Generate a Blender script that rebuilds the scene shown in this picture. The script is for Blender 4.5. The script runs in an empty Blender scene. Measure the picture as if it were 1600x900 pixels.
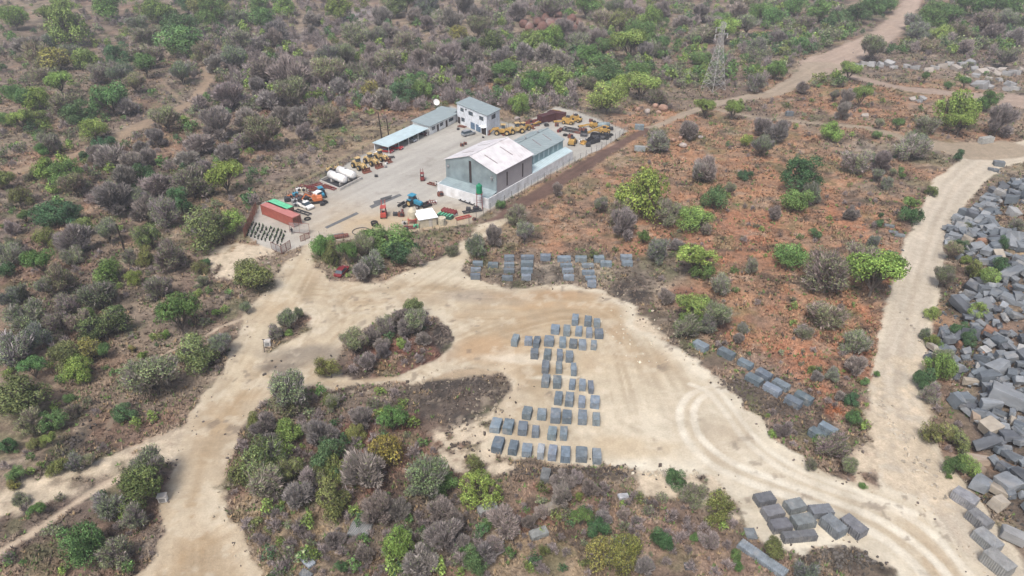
import bpy, math, random
import numpy as np
R = math.radians
sc = bpy.context.scene
C = sc.collection

# ---------------------------------------------------------------- camera, sky, sun, exposure
CAM_H, PITCH, FPX = 75.0, 32.0, 1067.0
cam = bpy.data.objects.new('camera', bpy.data.cameras.new('camera'))
C.objects.link(cam)
cam.location = (0, 0, CAM_H)
cam.rotation_euler = (R(90 - PITCH), 0, 0)
cam.data.sensor_width = 36.0
cam.data.lens = 36.0 * FPX / 1600.0
cam.data.clip_start = 0.5
cam.data.clip_end = 12000
sc.camera = cam

w = bpy.data.worlds.new("World"); sc.world = w; w.use_nodes = True
nt = w.node_tree; nt.nodes.clear()
sky = nt.nodes.new('ShaderNodeTexSky'); sky.sky_type = 'NISHITA'; sky.sun_disc = False
SUN_EL, SUN_AZ = 58.0, 200.0      # azimuth clockwise from +Y
sky.sun_elevation = R(SUN_EL); sky.sun_rotation = R(SUN_AZ)
sky.air_density = 1.0; sky.dust_density = 6.0; sky.ozone_density = 0.6
bg = nt.nodes.new('ShaderNodeBackground'); bg.inputs['Strength'].default_value = 0.125
wo = nt.nodes.new('ShaderNodeOutputWorld')
nt.links.new(sky.outputs[0], bg.inputs['Color']); nt.links.new(bg.outputs[0], wo.inputs['Surface'])

sd = bpy.data.lights.new('sun', 'SUN'); sd.energy = 1.7; sd.angle = R(12); sd.color = (1.0, 0.97, 0.94)
sun = bpy.data.objects.new('sun', sd); C.objects.link(sun)
sun.rotation_euler = (R(90 - SUN_EL), 0, R(180 - SUN_AZ))
sun.location = (0, 0, 200)

sc.view_settings.view_transform = 'Standard'
sc.view_settings.look = 'None'
sc.view_settings.exposure = 0.54
sc.view_settings.gamma = 1.0
sc.view_settings.use_curve_mapping = False
sc.render.engine = 'CYCLES'
sc.cycles.max_bounces = 5
sc.cycles.diffuse_bounces = 3
sc.cycles.volume_bounces = 0
sc.cycles.use_denoising = True

# ---------------------------------------------------------------- maths helpers
rng = np.random.default_rng(11)
rnd = random.Random(5)
SP, CP = math.sin(R(PITCH)), math.cos(R(PITCH))

def sstep(a, b, x):
    t = np.clip((x - a) / (b - a), 0, 1)
    return t * t * (3 - 2 * t)

def vnoise(x, y, seed=0):
    x = np.asarray(x, dtype=np.float64); y = np.asarray(y, dtype=np.float64)
    xi = np.floor(x).astype(np.int64); yi = np.floor(y).astype(np.int64)
    fx = x - xi; fy = y - yi
    fx = fx * fx * (3 - 2 * fx); fy = fy * fy * (3 - 2 * fy)
    def h(a, b):
        n = (a * 374761393 + b * 668265263 + seed * 974634777) & 0x7fffffff
        n = ((n ^ (n >> 13)) * 1274126177) & 0x7fffffff
        n = n ^ (n >> 16)
        return (n & 0xffff) / 65535.0
    return (h(xi, yi) * (1 - fx) + h(xi + 1, yi) * fx) * (1 - fy) + (h(xi, yi + 1) * (1 - fx) + h(xi + 1, yi + 1) * fx) * fy

def fbm(x, y, f, seed=0, o=4, g=0.5):
    s = 0; a = 1; t = 0
    for i in range(o):
        s = s + a * vnoise(x * f + 17.3 * i, y * f - 9.1 * i, seed + i); t += a; a *= g; f *= 2.03
    return s / t

PILE_EDGE = []   # (y, x) world points of the foot of the rock spoil, filled below

def flat_px(px, py, z=0.0):
    dx = (px - 800) / FPX; dy = (450 - py) / FPX
    d = (dx, CP + dy * SP, -SP + dy * CP)
    t = (z - CAM_H) / d[2]
    return d[0] * t, d[1] * t

for (qx, qy) in [(1560, 850), (1545, 785), (1525, 700), (1505, 620), (1490, 560), (1478, 500), (1476, 440), (1470, 380), (1500, 335), (1560, 290), (1640, 262), (1720, 250)]:
    X, Y = flat_px(qx, qy); PILE_EDGE.append((Y, X))
PILE_EDGE.sort()
PEY = np.array([a for a, b in PILE_EDGE]); PEX = np.array([b for a, b in PILE_EDGE])

def height(x, y):
    x = np.asarray(x, dtype=np.float64); y = np.asarray(y, dtype=np.float64)
    yard = np.hypot((x + 5) / 75, (y - 190) / 75)
    yf = sstep(0.95, 1.7, yard)
    st = sstep(0.7, 1.4, np.hypot((x - 15) / 45, (y - 100) / 45))
    und = (vnoise(x / 31, y / 31, 3) - .5) * 2.2 + (vnoise(x / 11, y / 11, 4) - .5) * .7
    far = (vnoise(x / 90, y / 90, 8) - .35) * 9 * sstep(260, 480, y)
    z = und * yf * st + far
    z = z + 3.0 * np.exp(-(((x - 18) / 22) ** 2 + ((y - 480) / 22) ** 2))
    xb = np.interp(y, PEY, PEX)
    m = sstep(-1, 17, x - xb) * sstep(30, 60, y) * (1 - sstep(165, 205, y))
    z = z + m * (4.2 + 2.2 * (vnoise(x / 9, y / 9, 12) - .5))
    return z

def hz(x, y):
    return float(height(x, y))

def G(px, py, dz=0.0):
    """world point on the terrain (raised by dz) seen at photo pixel px, py"""
    z = dz
    for _ in range(14):
        X, Y = flat_px(px, py, z)
        z = 0.5 * z + 0.5 * (hz(X, Y) + dz)
    return X, Y, hz(X, Y)

def pxm(X, Y, Z=0.0):
    return FPX / (Y * CP + (CAM_H - Z) * SP)

def depress(Y):
    return math.atan2(CAM_H, Y)

# ---------------------------------------------------------------- mesh helpers
def rotm(rx=0, ry=0, rz=0):
    cx, sx, cy, sy, cz, sz = math.cos(rx), math.sin(rx), math.cos(ry), math.sin(ry), math.cos(rz), math.sin(rz)
    X = np.array([[1, 0, 0], [0, cx, -sx], [0, sx, cx]]); Y = np.array([[cy, 0, sy], [0, 1, 0], [-sy, 0, cy]]); Z = np.array([[cz, -sz, 0], [sz, cz, 0], [0, 0, 1]])
    return Z @ Y @ X

class MB:
    def __init__(s):
        s.v = []; s.f = []; s.m = []
    def add(s, vs, fs, mi=0):
        o = len(s.v)
        s.v.extend([tuple(map(float, p)) for p in vs])
        s.f.extend([tuple(i + o for i in f) for f in fs]); s.m.extend([mi] * len(fs))
        return s
    def box(s, c, d, r=(0, 0, 0), mi=0, bev=0.0, top=1.0):
        """box centre c, size d; bev: chamfer on vertical edges and top; top: taper"""
        M = rotm(*r)
        x, y, z = d[0] / 2, d[1] / 2, d[2] / 2
        if bev <= 0:
            P = [(-x, -y, -z), (x, -y, -z), (x, y, -z), (-x, y, -z), (-x * top, -y * top, z), (x * top, -y * top, z), (x * top, y * top, z), (-x * top, y * top, z)]
            F = [(0, 3, 2, 1), (4, 5, 6, 7), (0, 1, 5, 4), (1, 2, 6, 5), (2, 3, 7, 6), (3, 0, 4, 7)]
        else:
            b = min(bev, x * .9, y * .9, z * .9)
            def ring(X, Y, Z, bb): return [(-X + bb, -Y, Z), (X - bb, -Y, Z), (X, -Y + bb, Z), (X, Y - bb, Z), (X - bb, Y, Z), (-X + bb, Y, Z), (-X, Y - bb, Z), (-X, -Y + bb, Z)]
            P = ring(x, y, -z, b) + ring(x * top, y * top, z - b, b) + ring(x * top - b, y * top - b, z, b * .6)
            F = [tuple(range(7, -1, -1)), tuple(range(16, 24))]
            for k in (0, 8):
                for i in range(8):
                    j = (i + 1) % 8
                    F.append((k + i, k + j, k + 8 + j, k + 8 + i))
        P = [M @ np.array(p) + np.array(c) for p in P]
        return s.add(P, F, mi)
    def tube(s, a, b, r0, r1=None, n=6, mi=0, cap=True):
        r1 = r0 if r1 is None else r1
        a = np.array(a, float); b = np.array(b, float); d = b - a
        L = np.linalg.norm(d)
        if L < 1e-6: return s
        d /= L
        u = np.cross(d, (0, 0, 1.0)) if abs(d[2]) < .9 else np.cross(d, (1.0, 0, 0))
        u /= np.linalg.norm(u); q = np.cross(d, u)
        P = []
        for (o, rr) in ((a, r0), (b, r1)):
            for i in range(n):
                t = 2 * math.pi * i / n
                P.append(o + rr * (math.cos(t) * u + math.sin(t) * q))
        F = [(i, (i + 1) % n, n + (i + 1) % n, n + i) for i in range(n)]
        if cap: F += [tuple(range(n - 1, -1, -1)), tuple(range(n, 2 * n))]
        return s.add(P, F, mi)
    def path(s, pts, r, n=6, mi=0):
        for a, b in zip(pts[:-1], pts[1:]): s.tube(a, b, r, r, n, mi)
        return s
    def beam(s, a, b, wd, h, mi=0):
        a = np.array(a, float); b = np.array(b, float); d = b - a; L = np.linalg.norm(d)
        rz = math.atan2(d[1], d[0]); ry = -math.atan2(d[2], math.hypot(d[0], d[1]))
        return s.box((a + b) / 2, (L, wd, h), (0, ry, rz), mi)
    def prism(s, poly, z0, z1, mi=0):
        n = len(poly)
        P = [(p[0], p[1], z0) for p in poly] + [(p[0], p[1], z1) for p in poly]
        return s.add(P, [tuple(range(n - 1, -1, -1)), tuple(range(n, 2 * n))] + [(i, (i + 1) % n, n + (i + 1) % n, n + i) for i in range(n)], mi)
    def side(s, prof, y0, y1, mi=0, top=None):
        """profile (x,z) extruded across y"""
        n = len(prof); P = [(p[0], y0, p[1]) for p in prof] + [(p[0], y1, p[1]) for p in prof]
        return s.add(P, [tuple(range(n)), tuple(range(2 * n - 1, n - 1, -1))] + [(i, n + i, n + (i + 1) % n, (i + 1) % n) for i in range(n)], mi)
    def quadslab(s, P4, t, mi=0):
        """slab from four top corners (ccw), thickness t downwards"""
        P = [np.array(p, float) for p in P4]; Q = [p - np.array((0, 0, t)) for p in P]
        return s.add(P + Q, [(0, 1, 2, 3), (7, 6, 5, 4), (0, 4, 5, 1), (1, 5, 6, 2), (2, 6, 7, 3), (3, 7, 4, 0)], mi)
    def build(s, name, mats, parent=None, smooth=False):
        me = bpy.data.meshes.new(name)
        me.from_pydata(s.v, [], s.f)
        if not isinstance(mats, (list, tuple)): mats = [mats]
        for m in mats: me.materials.append(m)
        if len(mats) > 1: me.polygons.foreach_set('material_index', s.m)
        if smooth: me.polygons.foreach_set('use_smooth', [True] * len(s.f))
        me.update()
        o = bpy.data.objects.new(name, me); C.objects.link(o)
        if parent is not None: o.parent = parent
        return o

def np_mesh(name, V, F, mat, attr=None, aname='lc'):
    """fast mesh from numpy arrays; F (n,k)"""
    me = bpy.data.meshes.new(name)
    V = np.ascontiguousarray(V, dtype=np.float32); F = np.ascontiguousarray(F, dtype=np.int32)
    k = F.shape[1]; n = F.shape[0]
    me.vertices.add(len(V)); me.vertices.foreach_set('co', V.ravel())
    me.loops.add(n * k); me.loops.foreach_set('vertex_index', F.ravel())
    me.polygons.add(n); me.polygons.foreach_set('loop_start', np.arange(n, dtype=np.int32) * k)
    me.update(calc_edges=True)
    if attr is not None:
        A = me.attributes.new(aname, 'FLOAT_COLOR', 'POINT')
        col = np.ones((len(V), 4), dtype=np.float32); col[:, :3] = attr
        A.data.foreach_set('color', col.ravel())
    for m in (mat if isinstance(mat, (list, tuple)) else [mat]): me.materials.append(m)
    return me

def tag(o, label=None, cat=None, group=None, kind=None):
    if label: o['label'] = label
    if cat: o['category'] = cat
    if group: o['group'] = group
    if kind: o['kind'] = kind
    return o

def thing(name, label, cat, loc=(0, 0, 0), rz=0.0, group=None):
    o = bpy.data.objects.new(name, None); C.objects.link(o); o.empty_display_size = .3
    o.location = loc; o.rotation_euler = (0, 0, rz)
    return tag(o, label, cat, group)

# ---------------------------------------------------------------- materials
def mat(name, col, rough=.7, metal=0.0, var=.18, scale=1.2, bump=0.0, stripes=None, dirt=None, spec=.35):
    """procedural paint / metal: two scales of noise in colour, optional ribs (axis, period, depth) and dirt colour"""
    m = bpy.data.materials.new(name); m.use_nodes = True
    nt = m.node_tree; b = nt.nodes['Principled BSDF']
    b.inputs['Roughness'].default_value = rough; b.inputs['Metallic'].default_value = metal
    b.inputs['Specular IOR Level'].default_value = spec
    tc = nt.nodes.new('ShaderNodeTexCoord')
    n1 = nt.nodes.new('ShaderNodeTexNoise'); n1.inputs['Scale'].default_value = scale; n1.inputs['Detail'].default_value = 6
    nt.links.new(tc.outputs['Object'], n1.inputs['Vector'])
    mr = nt.nodes.new('ShaderNodeMapRange'); mr.inputs['From Min'].default_value = .3; mr.inputs['From Max'].default_value = .7
    mr.inputs['To Min'].default_value = 1 - var; mr.inputs['To Max'].default_value = 1 + var
    nt.links.new(n1.outputs['Fac'], mr.inputs['Value'])
    mx = nt.nodes.new('ShaderNodeVectorMath'); mx.operation = 'SCALE'; mx.inputs[0].default_value = col[:3]
    nt.links.new(mr.outputs[0], mx.inputs['Scale'])
    out = mx.outputs[0]
    if dirt:
        n2 = nt.nodes.new('ShaderNodeTexNoise'); n2.inputs['Scale'].default_value = scale * .45; n2.inputs['Detail'].default_value = 8; n2.inputs['Roughness'].default_value = .7
        nt.links.new(tc.outputs['Object'], n2.inputs['Vector'])
        r2 = nt.nodes.new('ShaderNodeMapRange'); r2.inputs['From Min'].default_value = .52; r2.inputs['From Max'].default_value = .68
        nt.links.new(n2.outputs['Fac'], r2.inputs['Value'])
        mm = nt.nodes.new('ShaderNodeMix'); mm.data_type = 'RGBA'; mm.inputs[7].default_value = (*dirt[:3], 1)
        sc_ = nt.nodes.new('ShaderNodeMath'); sc_.operation = 'MULTIPLY'; sc_.inputs[1].default_value = dirt[3]
        nt.links.new(r2.outputs[0], sc_.inputs[0]); nt.links.new(sc_.outputs[0], mm.inputs[0]); nt.links.new(out, mm.inputs[6]); out = mm.outputs[2]
    nt.links.new(out, b.inputs['Base Color'])
    h = None
    if stripes:
        vec, period, depth = stripes
        dt = nt.nodes.new('ShaderNodeVectorMath'); dt.operation = 'DOT_PRODUCT'; dt.inputs[1].default_value = vec
        nt.links.new(tc.outputs['Object'], dt.inputs[0])
        m1 = nt.nodes.new('ShaderNodeMath'); m1.operation = 'MULTIPLY'; m1.inputs[1].default_value = 2 * math.pi / period
        m2 = nt.nodes.new('ShaderNodeMath'); m2.operation = 'SINE'
        nt.links.new(dt.outputs['Value'], m1.inputs[0]); nt.links.new(m1.outputs[0], m2.inputs[0])
        bp = nt.nodes.new('ShaderNodeBump'); bp.inputs['Distance'].default_value = depth; bp.inputs['Strength'].default_value = 1
        nt.links.new(m2.outputs[0], bp.inputs['Height']); nt.links.new(bp.outputs[0], b.inputs['Normal'])
    elif bump:
        bp = nt.nodes.new('ShaderNodeBump'); bp.inputs['Distance'].default_value = bump; bp.inputs['Strength'].default_value = 1
        nt.links.new(n1.outputs['Fac'], bp.inputs['Height']); nt.links.new(bp.outputs[0], b.inputs['Normal'])
    return m

def leaf_material():
    m = bpy.data.materials.new('leaf_and_twig'); m.use_nodes = True
    nt = m.node_tree; b = nt.nodes['Principled BSDF']; b.inputs['Roughness'].default_value = .75; b.inputs['Specular IOR Level'].default_value = .15
    at = nt.nodes.new('ShaderNodeAttribute'); at.attribute_name = 'lc'
    oi = nt.nodes.new('ShaderNodeObjectInfo')
    mu = nt.nodes.new('ShaderNodeVectorMath'); mu.operation = 'MULTIPLY'
    nt.links.new(at.outputs['Color'], mu.inputs[0]); nt.links.new(oi.outputs['Color'], mu.inputs[1])
    nt.links.new(mu.outputs[0], b.inputs['Base Color'])
    return m
LEAF = leaf_material()

def ground_material():
    m = bpy.data.materials.new('earth'); m.use_nodes = True
    nt = m.node_tree; b = nt.nodes['Principled BSDF']; b.inputs['Roughness'].default_value = .95; b.inputs['Specular IOR Level'].default_value = .1
    N = nt.nodes.new; L = nt.links.new
    at = N('ShaderNodeAttribute'); at.attribute_name = 'gcol'
    ve = N('ShaderNodeAttribute'); ve.attribute_name = 'veg'
    geo = N('ShaderNodeNewGeometry')
    def noise(s, d=6, r=.6):
        n = N('ShaderNodeTexNoise'); n.inputs['Scale'].default_value = s; n.inputs['Detail'].default_value = d; n.inputs['Roughness'].default_value = r
        L(geo.outputs['Position'], n.inputs['Vector']); return n
    n1, n2, n3 = noise(.9), noise(3.2, 5, .7), noise(.22, 4, .6)
    def rng_(n, a, b_, c, d):
        r = N('ShaderNodeMapRange'); r.inputs['From Min'].default_value = a; r.inputs['From Max'].default_value = b_; r.inputs['To Min'].default_value = c; r.inputs['To Max'].default_value = d
        L(n.outputs[0], r.inputs['Value']); return r.outputs[0]
    def mul(a, b_):
        x = N('ShaderNodeMath'); x.operation = 'MULTIPLY'; L(a, x.inputs[0]); L(b_, x.inputs[1]); return x.outputs[0]
    veg = mul(mul(rng_(n1, .3, .7, .66, 1.32), rng_(n2, .3, .7, .68, 1.30)), rng_(n3, .3, .7, .85, 1.12))
    bare = mul(mul(rng_(n1, .3, .7, .95, 1.05), rng_(n2, .3, .7, .90, 1.09)), rng_(n3, .3, .7, .95, 1.04))
    mx = N('ShaderNodeMix'); mx.data_type = 'FLOAT'; L(ve.outputs['Fac'], mx.inputs[0]); L(bare, mx.inputs[2]); L(veg, mx.inputs[3])
    sc_ = N('ShaderNodeVectorMath'); sc_.operation = 'SCALE'; L(at.outputs['Color'], sc_.inputs[0]); L(mx.outputs[0], sc_.inputs['Scale'])
    L(sc_.outputs[0], b.inputs['Base Color'])
    bp = N('ShaderNodeBump'); bp.inputs['Strength'].default_value = 1
    d = N('ShaderNodeMapRange'); d.inputs['To Min'].default_value = .05; d.inputs['To Max'].default_value = .22; L(ve.outputs['Fac'], d.inputs['Value']); L(d.outputs[0], bp.inputs['Distance'])
    L(n2.outputs[0], bp.inputs['Height']); L(bp.outputs[0], b.inputs['Normal'])
    return m

def granite_material(name, groove=True):
    m = bpy.data.materials.new(name); m.use_nodes = True
    nt = m.node_tree; b = nt.nodes['Principled BSDF']; b.inputs['Roughness'].default_value = .85; b.inputs['Specular IOR Level'].default_value = .2
    N = nt.nodes.new; L = nt.links.new
    tc = N('ShaderNodeTexCoord'); oi = N('ShaderNodeObjectInfo'); geo = N('ShaderNodeNewGeometry')
    n1 = N('ShaderNodeTexNoise'); n1.inputs['Scale'].default_value = 1.3; n1.inputs['Detail'].default_value = 8; n1.inputs['Roughness'].default_value = .65
    av = N('ShaderNodeVectorMath'); L(tc.outputs['Object'], av.inputs[0]); L(oi.outputs['Location'], av.inputs[1]); L(av.outputs[0], n1.inputs['Vector'])
    r = N('ShaderNodeMapRange'); r.inputs['From Min'].default_value = .3; r.inputs['From Max'].default_value = .7; r.inputs['To Min'].default_value = .72; r.inputs['To Max'].default_value = 1.25; L(n1.outputs[0], r.inputs['Value'])
    s1 = N('ShaderNodeVectorMath'); s1.operation = 'SCALE'; L(oi.outputs['Color'], s1.inputs[0]); L(r.outputs[0], s1.inputs['Scale'])
    out = s1.outputs[0]
    # pale quarry dust lying in patches
    n2 = N('ShaderNodeTexNoise'); n2.inputs['Scale'].default_value = .8; n2.inputs['Detail'].default_value = 5; L(av.outputs[0], n2.inputs['Vector'])
    r2 = N('ShaderNodeMapRange'); r2.inputs['From Min'].default_value = .56; r2.inputs['From Max'].default_value = .74; r2.inputs['To Max'].default_value = .55; L(n2.outputs[0], r2.inputs['Value'])
    mx = N('ShaderNodeMix'); mx.data_type = 'RGBA'; L(r2.outputs[0], mx.inputs[0]); L(out, mx.inputs[6]); mx.inputs[7].default_value = (.34, .33, .31, 1)
    out = mx.outputs[2]
    L(out, b.inputs['Base Color'])
    bp = N('ShaderNodeBump'); bp.inputs['Distance'].default_value = .08; bp.inputs['Strength'].default_value = .8
    if groove:   # drill-hole grooves running down the split faces
        sx = N('ShaderNodeSeparateXYZ'); L(tc.outputs['Object'], sx.inputs[0])
        ad = N('ShaderNodeMath'); L(sx.outputs[0], ad.inputs[0]); L(sx.outputs[1], ad.inputs[1])
        m1 = N('ShaderNodeMath'); m1.operation = 'MULTIPLY'; m1.inputs[1].default_value = 2 * math.pi / .27; L(ad.outputs[0], m1.inputs[0])
        m2 = N('ShaderNodeMath'); m2.operation = 'SINE'; L(m1.outputs[0], m2.inputs[0])
        ab = N('ShaderNodeMath'); ab.operation = 'MULTIPLY_ADD'; ab.inputs[1].default_value = .5; L(m2.outputs[0], ab.inputs[0]); L(n1.outputs[0], ab.inputs[2])
        L(ab.outputs[0], bp.inputs['Height'])
    else:
        L(n1.outputs[0], bp.inputs['Height']); bp.inputs['Distance'].default_value = .25
    L(bp.outputs[0], b.inputs['Normal'])
    return m

GRAN = granite_material('granite_block'); ROCK = granite_material('quarry_rock', False)
white = mat('white_wall_paint', (.62, .64, .66), .8, dirt=(.45, .43, .40, .5), scale=.6)
white2 = mat('white_enamel', (.72, .72, .71), .5)
galv = mat('galvanised_wall_sheet', (.27, .335, .36), .45, .35, var=.25, scale=.35, stripes=((1, 1, 0), .9, .06))
mauve = mat('grey_painted_sheet', (.345, .33, .345), .6, var=.08, scale=.5, stripes=((1, 1, 0), .5, .03))
roofpink = mat('weathered_pale_roof_sheet', (.57, .56, .575), .6, var=.12, scale=.5, stripes=((.82, .57, 0), .9, .02), dirt=(.42, .36, .37, .5))
roofgrey = mat('grey_roof_sheet', (.27, .325, .335), .5, .1, var=.08, scale=.6, stripes=((.57, -.82, 0), .8, .03))
roofblue = mat('pale_blue_roof_sheet', (.45, .56, .59), .5, .1, var=.1, scale=.6, stripes=((.57, .82, 0), .8, .02))
teal = mat('teal_grey_wall_sheet', (.25, .37, .40), .5, .25, var=.22, scale=.5, stripes=((1, 1, 0), .9, .06))
darkstrip = mat('dusty_skylight_sheet', (.20, .17, .17), .6)
slot = mat('dark_opening', (.035, .025, .025), .6)
glass = mat('window_glass', (.05, .07, .09), .15, spec=.6)
wframe = mat('window_frame_paint', (.55, .56, .57), .5)
bluep = mat('blue_door_panel', (.10, .16, .24), .5)
redc = mat('red_container_paint', (.36, .10, .075), .6, var=.15, scale=.9, dirt=(.28, .15, .11, .5), stripes=((1, 0, 0), .28, .04))
redtop = mat('faded_red_container_roof', (.40, .16, .145), .7, var=.12, dirt=(.42, .28, .25, .6))
greenc = mat('green_roof_sheet', (.12, .48, .27), .6, var=.15, dirt=(.35, .5, .4, .5), stripes=((0, 1, 0), .5, .03))
dkgreen = mat('dark_green_paint', (.02, .07, .05), .6)
yel = mat('digger_yellow_paint', (.42, .265, .08), .6, var=.25, scale=2, dirt=(.25, .17, .08, .6))
yel2 = mat('faded_cream_yellow_paint', (.47, .345, .16), .7, var=.3, scale=2, dirt=(.24, .16, .09, .75))
blk = mat('black_rubber', (.022, .022, .024), .8)
dkst = mat('dark_oily_steel', (.05, .052, .06), .55, .3, var=.4, scale=3)
rust = mat('rusty_steel', (.16, .062, .045), .85, var=.35, scale=3)
rustred = mat('oxide_red_steel', (.17, .035, .035), .7, var=.3, scale=3)
maroon = mat('maroon_container_paint', (.075, .028, .03), .7, var=.2, stripes=((1, 0, 0), .28, .04))
redp = mat('red_car_paint', (.30, .03, .035), .3, spec=.6)
redm = mat('red_machine_paint', (.38, .07, .055), .5)
orangep = mat('orange_machine_paint', (.50, .16, .06), .5)
bluet = mat('blue_tractor_paint', (.04, .22, .34), .4)
silver = mat('silver_car_paint', (.33, .35, .38), .3, .5)
dkcar = mat('dark_maroon_car_paint', (.08, .03, .035), .35)
steelp = mat('grey_steel', (.30, .31, .32), .5, .4)
pylm = mat('galvanised_lattice_steel', (.36, .36, .35), .6, .2)
wood = mat('dark_creosoted_timber', (.035, .026, .022), .85)
conc = mat('pale_concrete', (.46, .44, .41), .85, dirt=(.33, .29, .24, .6))
cream = mat('cream_render', (.47, .43, .33), .8)
whroof = mat('white_roof_sheet', (.82, .86, .88), .5, var=.05)
rubber = mat('worn_grey_belt', (.115, .12, .125), .85, var=.2)
tankg = mat('green_plastic_tank', (.01, .20, .10), .45)
ltblue = mat('pale_blue_steel', (.30, .47, .52), .6)
bark = mat('bark', (.10, .085, .075), .9, scale=5)
skin_m = mat('skin', (.12, .07, .05), .6)
cloth_m = mat('dark_clothes', (.02, .022, .03), .9)
netg = mat('weathered_grey_mesh', (.30, .29, .29), .8, var=.25, scale=4)
redbldr = None
# ---------------------------------------------------------------- ground
def wpoly(pts): return np.array([flat_px(a, b) for a, b in pts])

SAND = wpoly([(190,960),(215,900),(250,830),(265,745),(290,680),(330,600),(370,530),(395,470),(425,445),(460,400),(483,374),(505,366),(495,385),(487,400),(490,420),(520,437),(560,442),(600,446),(640,427),(700,395),(745,360),(770,345),(792,343),(760,372),(735,395),(728,425),(745,442),(800,447),(880,445),(940,450),(985,480),(1000,510),(1060,545),(1120,590),(1170,640),(1230,700),(1290,740),(1360,765),(1430,775),(1480,810),(1540,900),(1560,960),(1440,960),(1400,890),(1330,850),(1300,862),(1230,870),(1170,835),(1150,790),(1110,748),(1060,742),(1000,735),(960,728),(880,722),(800,718),(750,700),(775,660),(800,604),(785,582),(745,578),(700,583),(640,596),(560,606),(500,606),(440,606),(400,640),(370,680),(350,730),(345,790),(380,850),(410,900),(430,960)])
HOLES = [wpoly([(405,550),(415,522),(450,492),(478,486),(490,497),(483,515),(450,538),(415,553)]),
         wpoly([(508,570),(528,545),(548,526),(598,500),(640,478),(672,488),(702,506),(712,532),(690,556),(660,577),(595,595),(530,590)])]
WASH = [wpoly([(0,800),(0,788),(40,762),(120,742),(200,716),(255,688),(285,672),(300,690),(275,715),(230,722),(190,742),(140,762),(70,780)]),
        wpoly([(330,395),(360,385),(420,378),(430,395),(400,400),(385,425),(360,440),(340,425)]),
        wpoly([(690,680),(740,665),(790,640),(800,700),(790,730),(730,745),(700,720)]),
        wpoly([(1060,745),(1150,760),(1160,800),(1100,790),(1075,762),(1050,768),(1010,765),(1000,740)]),
        wpoly([(1400,560),(1440,560),(1445,620),(1450,700),(1500,760),(1470,790),(1380,740),(1365,660),(1370,600)]),
        wpoly([(590,445),(612,425),(632,420),(640,440),(610,452)]),
        wpoly([(960,470),(1005,500),(1030,525),(1000,520),(960,490)]),
        wpoly([(1370,690),(1400,740),(1395,775),(1350,765),(1340,720)])]
YARD = wpoly([(386,366),(409,316),(449,309),(501,285),(545,254),(588,230),(650,190),(705,165),(785,190),(812,196),(870,165),(925,182),(982,205),(940,232),(896,253),(830,290),(763,329),(733,350),(695,355),(656,360),(600,370),(560,374),(515,377),(500,372),(470,385),(441,395),(410,385)])

def pline(pts):
    """[(px,py,width_px)] -> world centreline and half widths"""
    o = []
    for a, b, wd in pts:
        X, Y = flat_px(a, b); o.append((X, Y, wd / pxm(X, Y) / 2))
    return np.array(o)
ROADS = [  # line, colour, edge noise, pale fringe
 (pline([(1660,222,60),(1600,234,45),(1540,248,48),(1495,285,55),(1468,330,48),(1443,400,56),(1427,460,60),(1412,540,62),(1402,600,68),(1408,660,75),(1425,710,95),(1450,760,130),(1500,830,130),(1540,900,130)]), (.41,.365,.295), .5),
 (pline([(1436,-30,14),(1430,0,18),(1408,30,32),(1378,60,40),(1322,85,52),(1285,103,72)]), (.33,.26,.21), .8),
 (pline([(1285,105,60),(1250,125,34),(1212,146,26),(1130,160,18),(1065,180,15),(1012,203,16)]), (.29,.24,.185), .8),
 (pline([(1700,170,90),(1600,158,80),(1500,150,46),(1400,138,30),(1340,122,22),(1300,110,20)]), (.30,.235,.19), .8),
 (pline([(1120,172,7),(1180,182,10),(1250,189,12),(1350,203,14),(1420,222,26),(1500,236,60),(1580,232,60)]), (.27,.225,.17), .6),
 (pline([(60,322,4),(63,345,7),(60,370,6)]), (.26,.21,.16), .4),
 (pline([(0,278,12),(70,262,18),(150,236,20),(200,207,28),(250,182,32),(300,158,24),(326,128,14),(322,100,10)]), (.27,.205,.145), .9),
 (pline([(255,130,4),(275,148,5),(290,165,4)]), (.25,.19,.14), .4),
 (pline([(540,15,8),(600,18,10),(640,30,6),(520,70,6)]), (.24,.18,.14), .6),
 (pline([(-20,885,14),(0,868,12),(60,832,12),(120,790,10),(190,750,14),(240,722,12)]), (.40,.33,.25), .4),
 (pline([(210,470,3),(225,530,4),(205,575,4),(190,620,5),(160,690,5)]), (.20,.16,.12), .5),
 (pline([(250,555,3),(300,535,3),(345,510,4),(380,497,6)]), (.42,.35,.27), .3),
 (pline([(1010,203,14),(960,230,20),(900,268,26),(850,298,26),(800,328,28),(765,350,22)]), (.115,.075,.062), .7),
 (pline([(440,430,6),(350,400,6),(440,300,4),(500,268,5),(560,232,5),(640,190,5)]), (.22,.19,.12), .6),
 (pline([(560,596,14),(650,590,24),(720,583,26),(790,575,26)]), (.33,.265,.185), .5),
]
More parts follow.
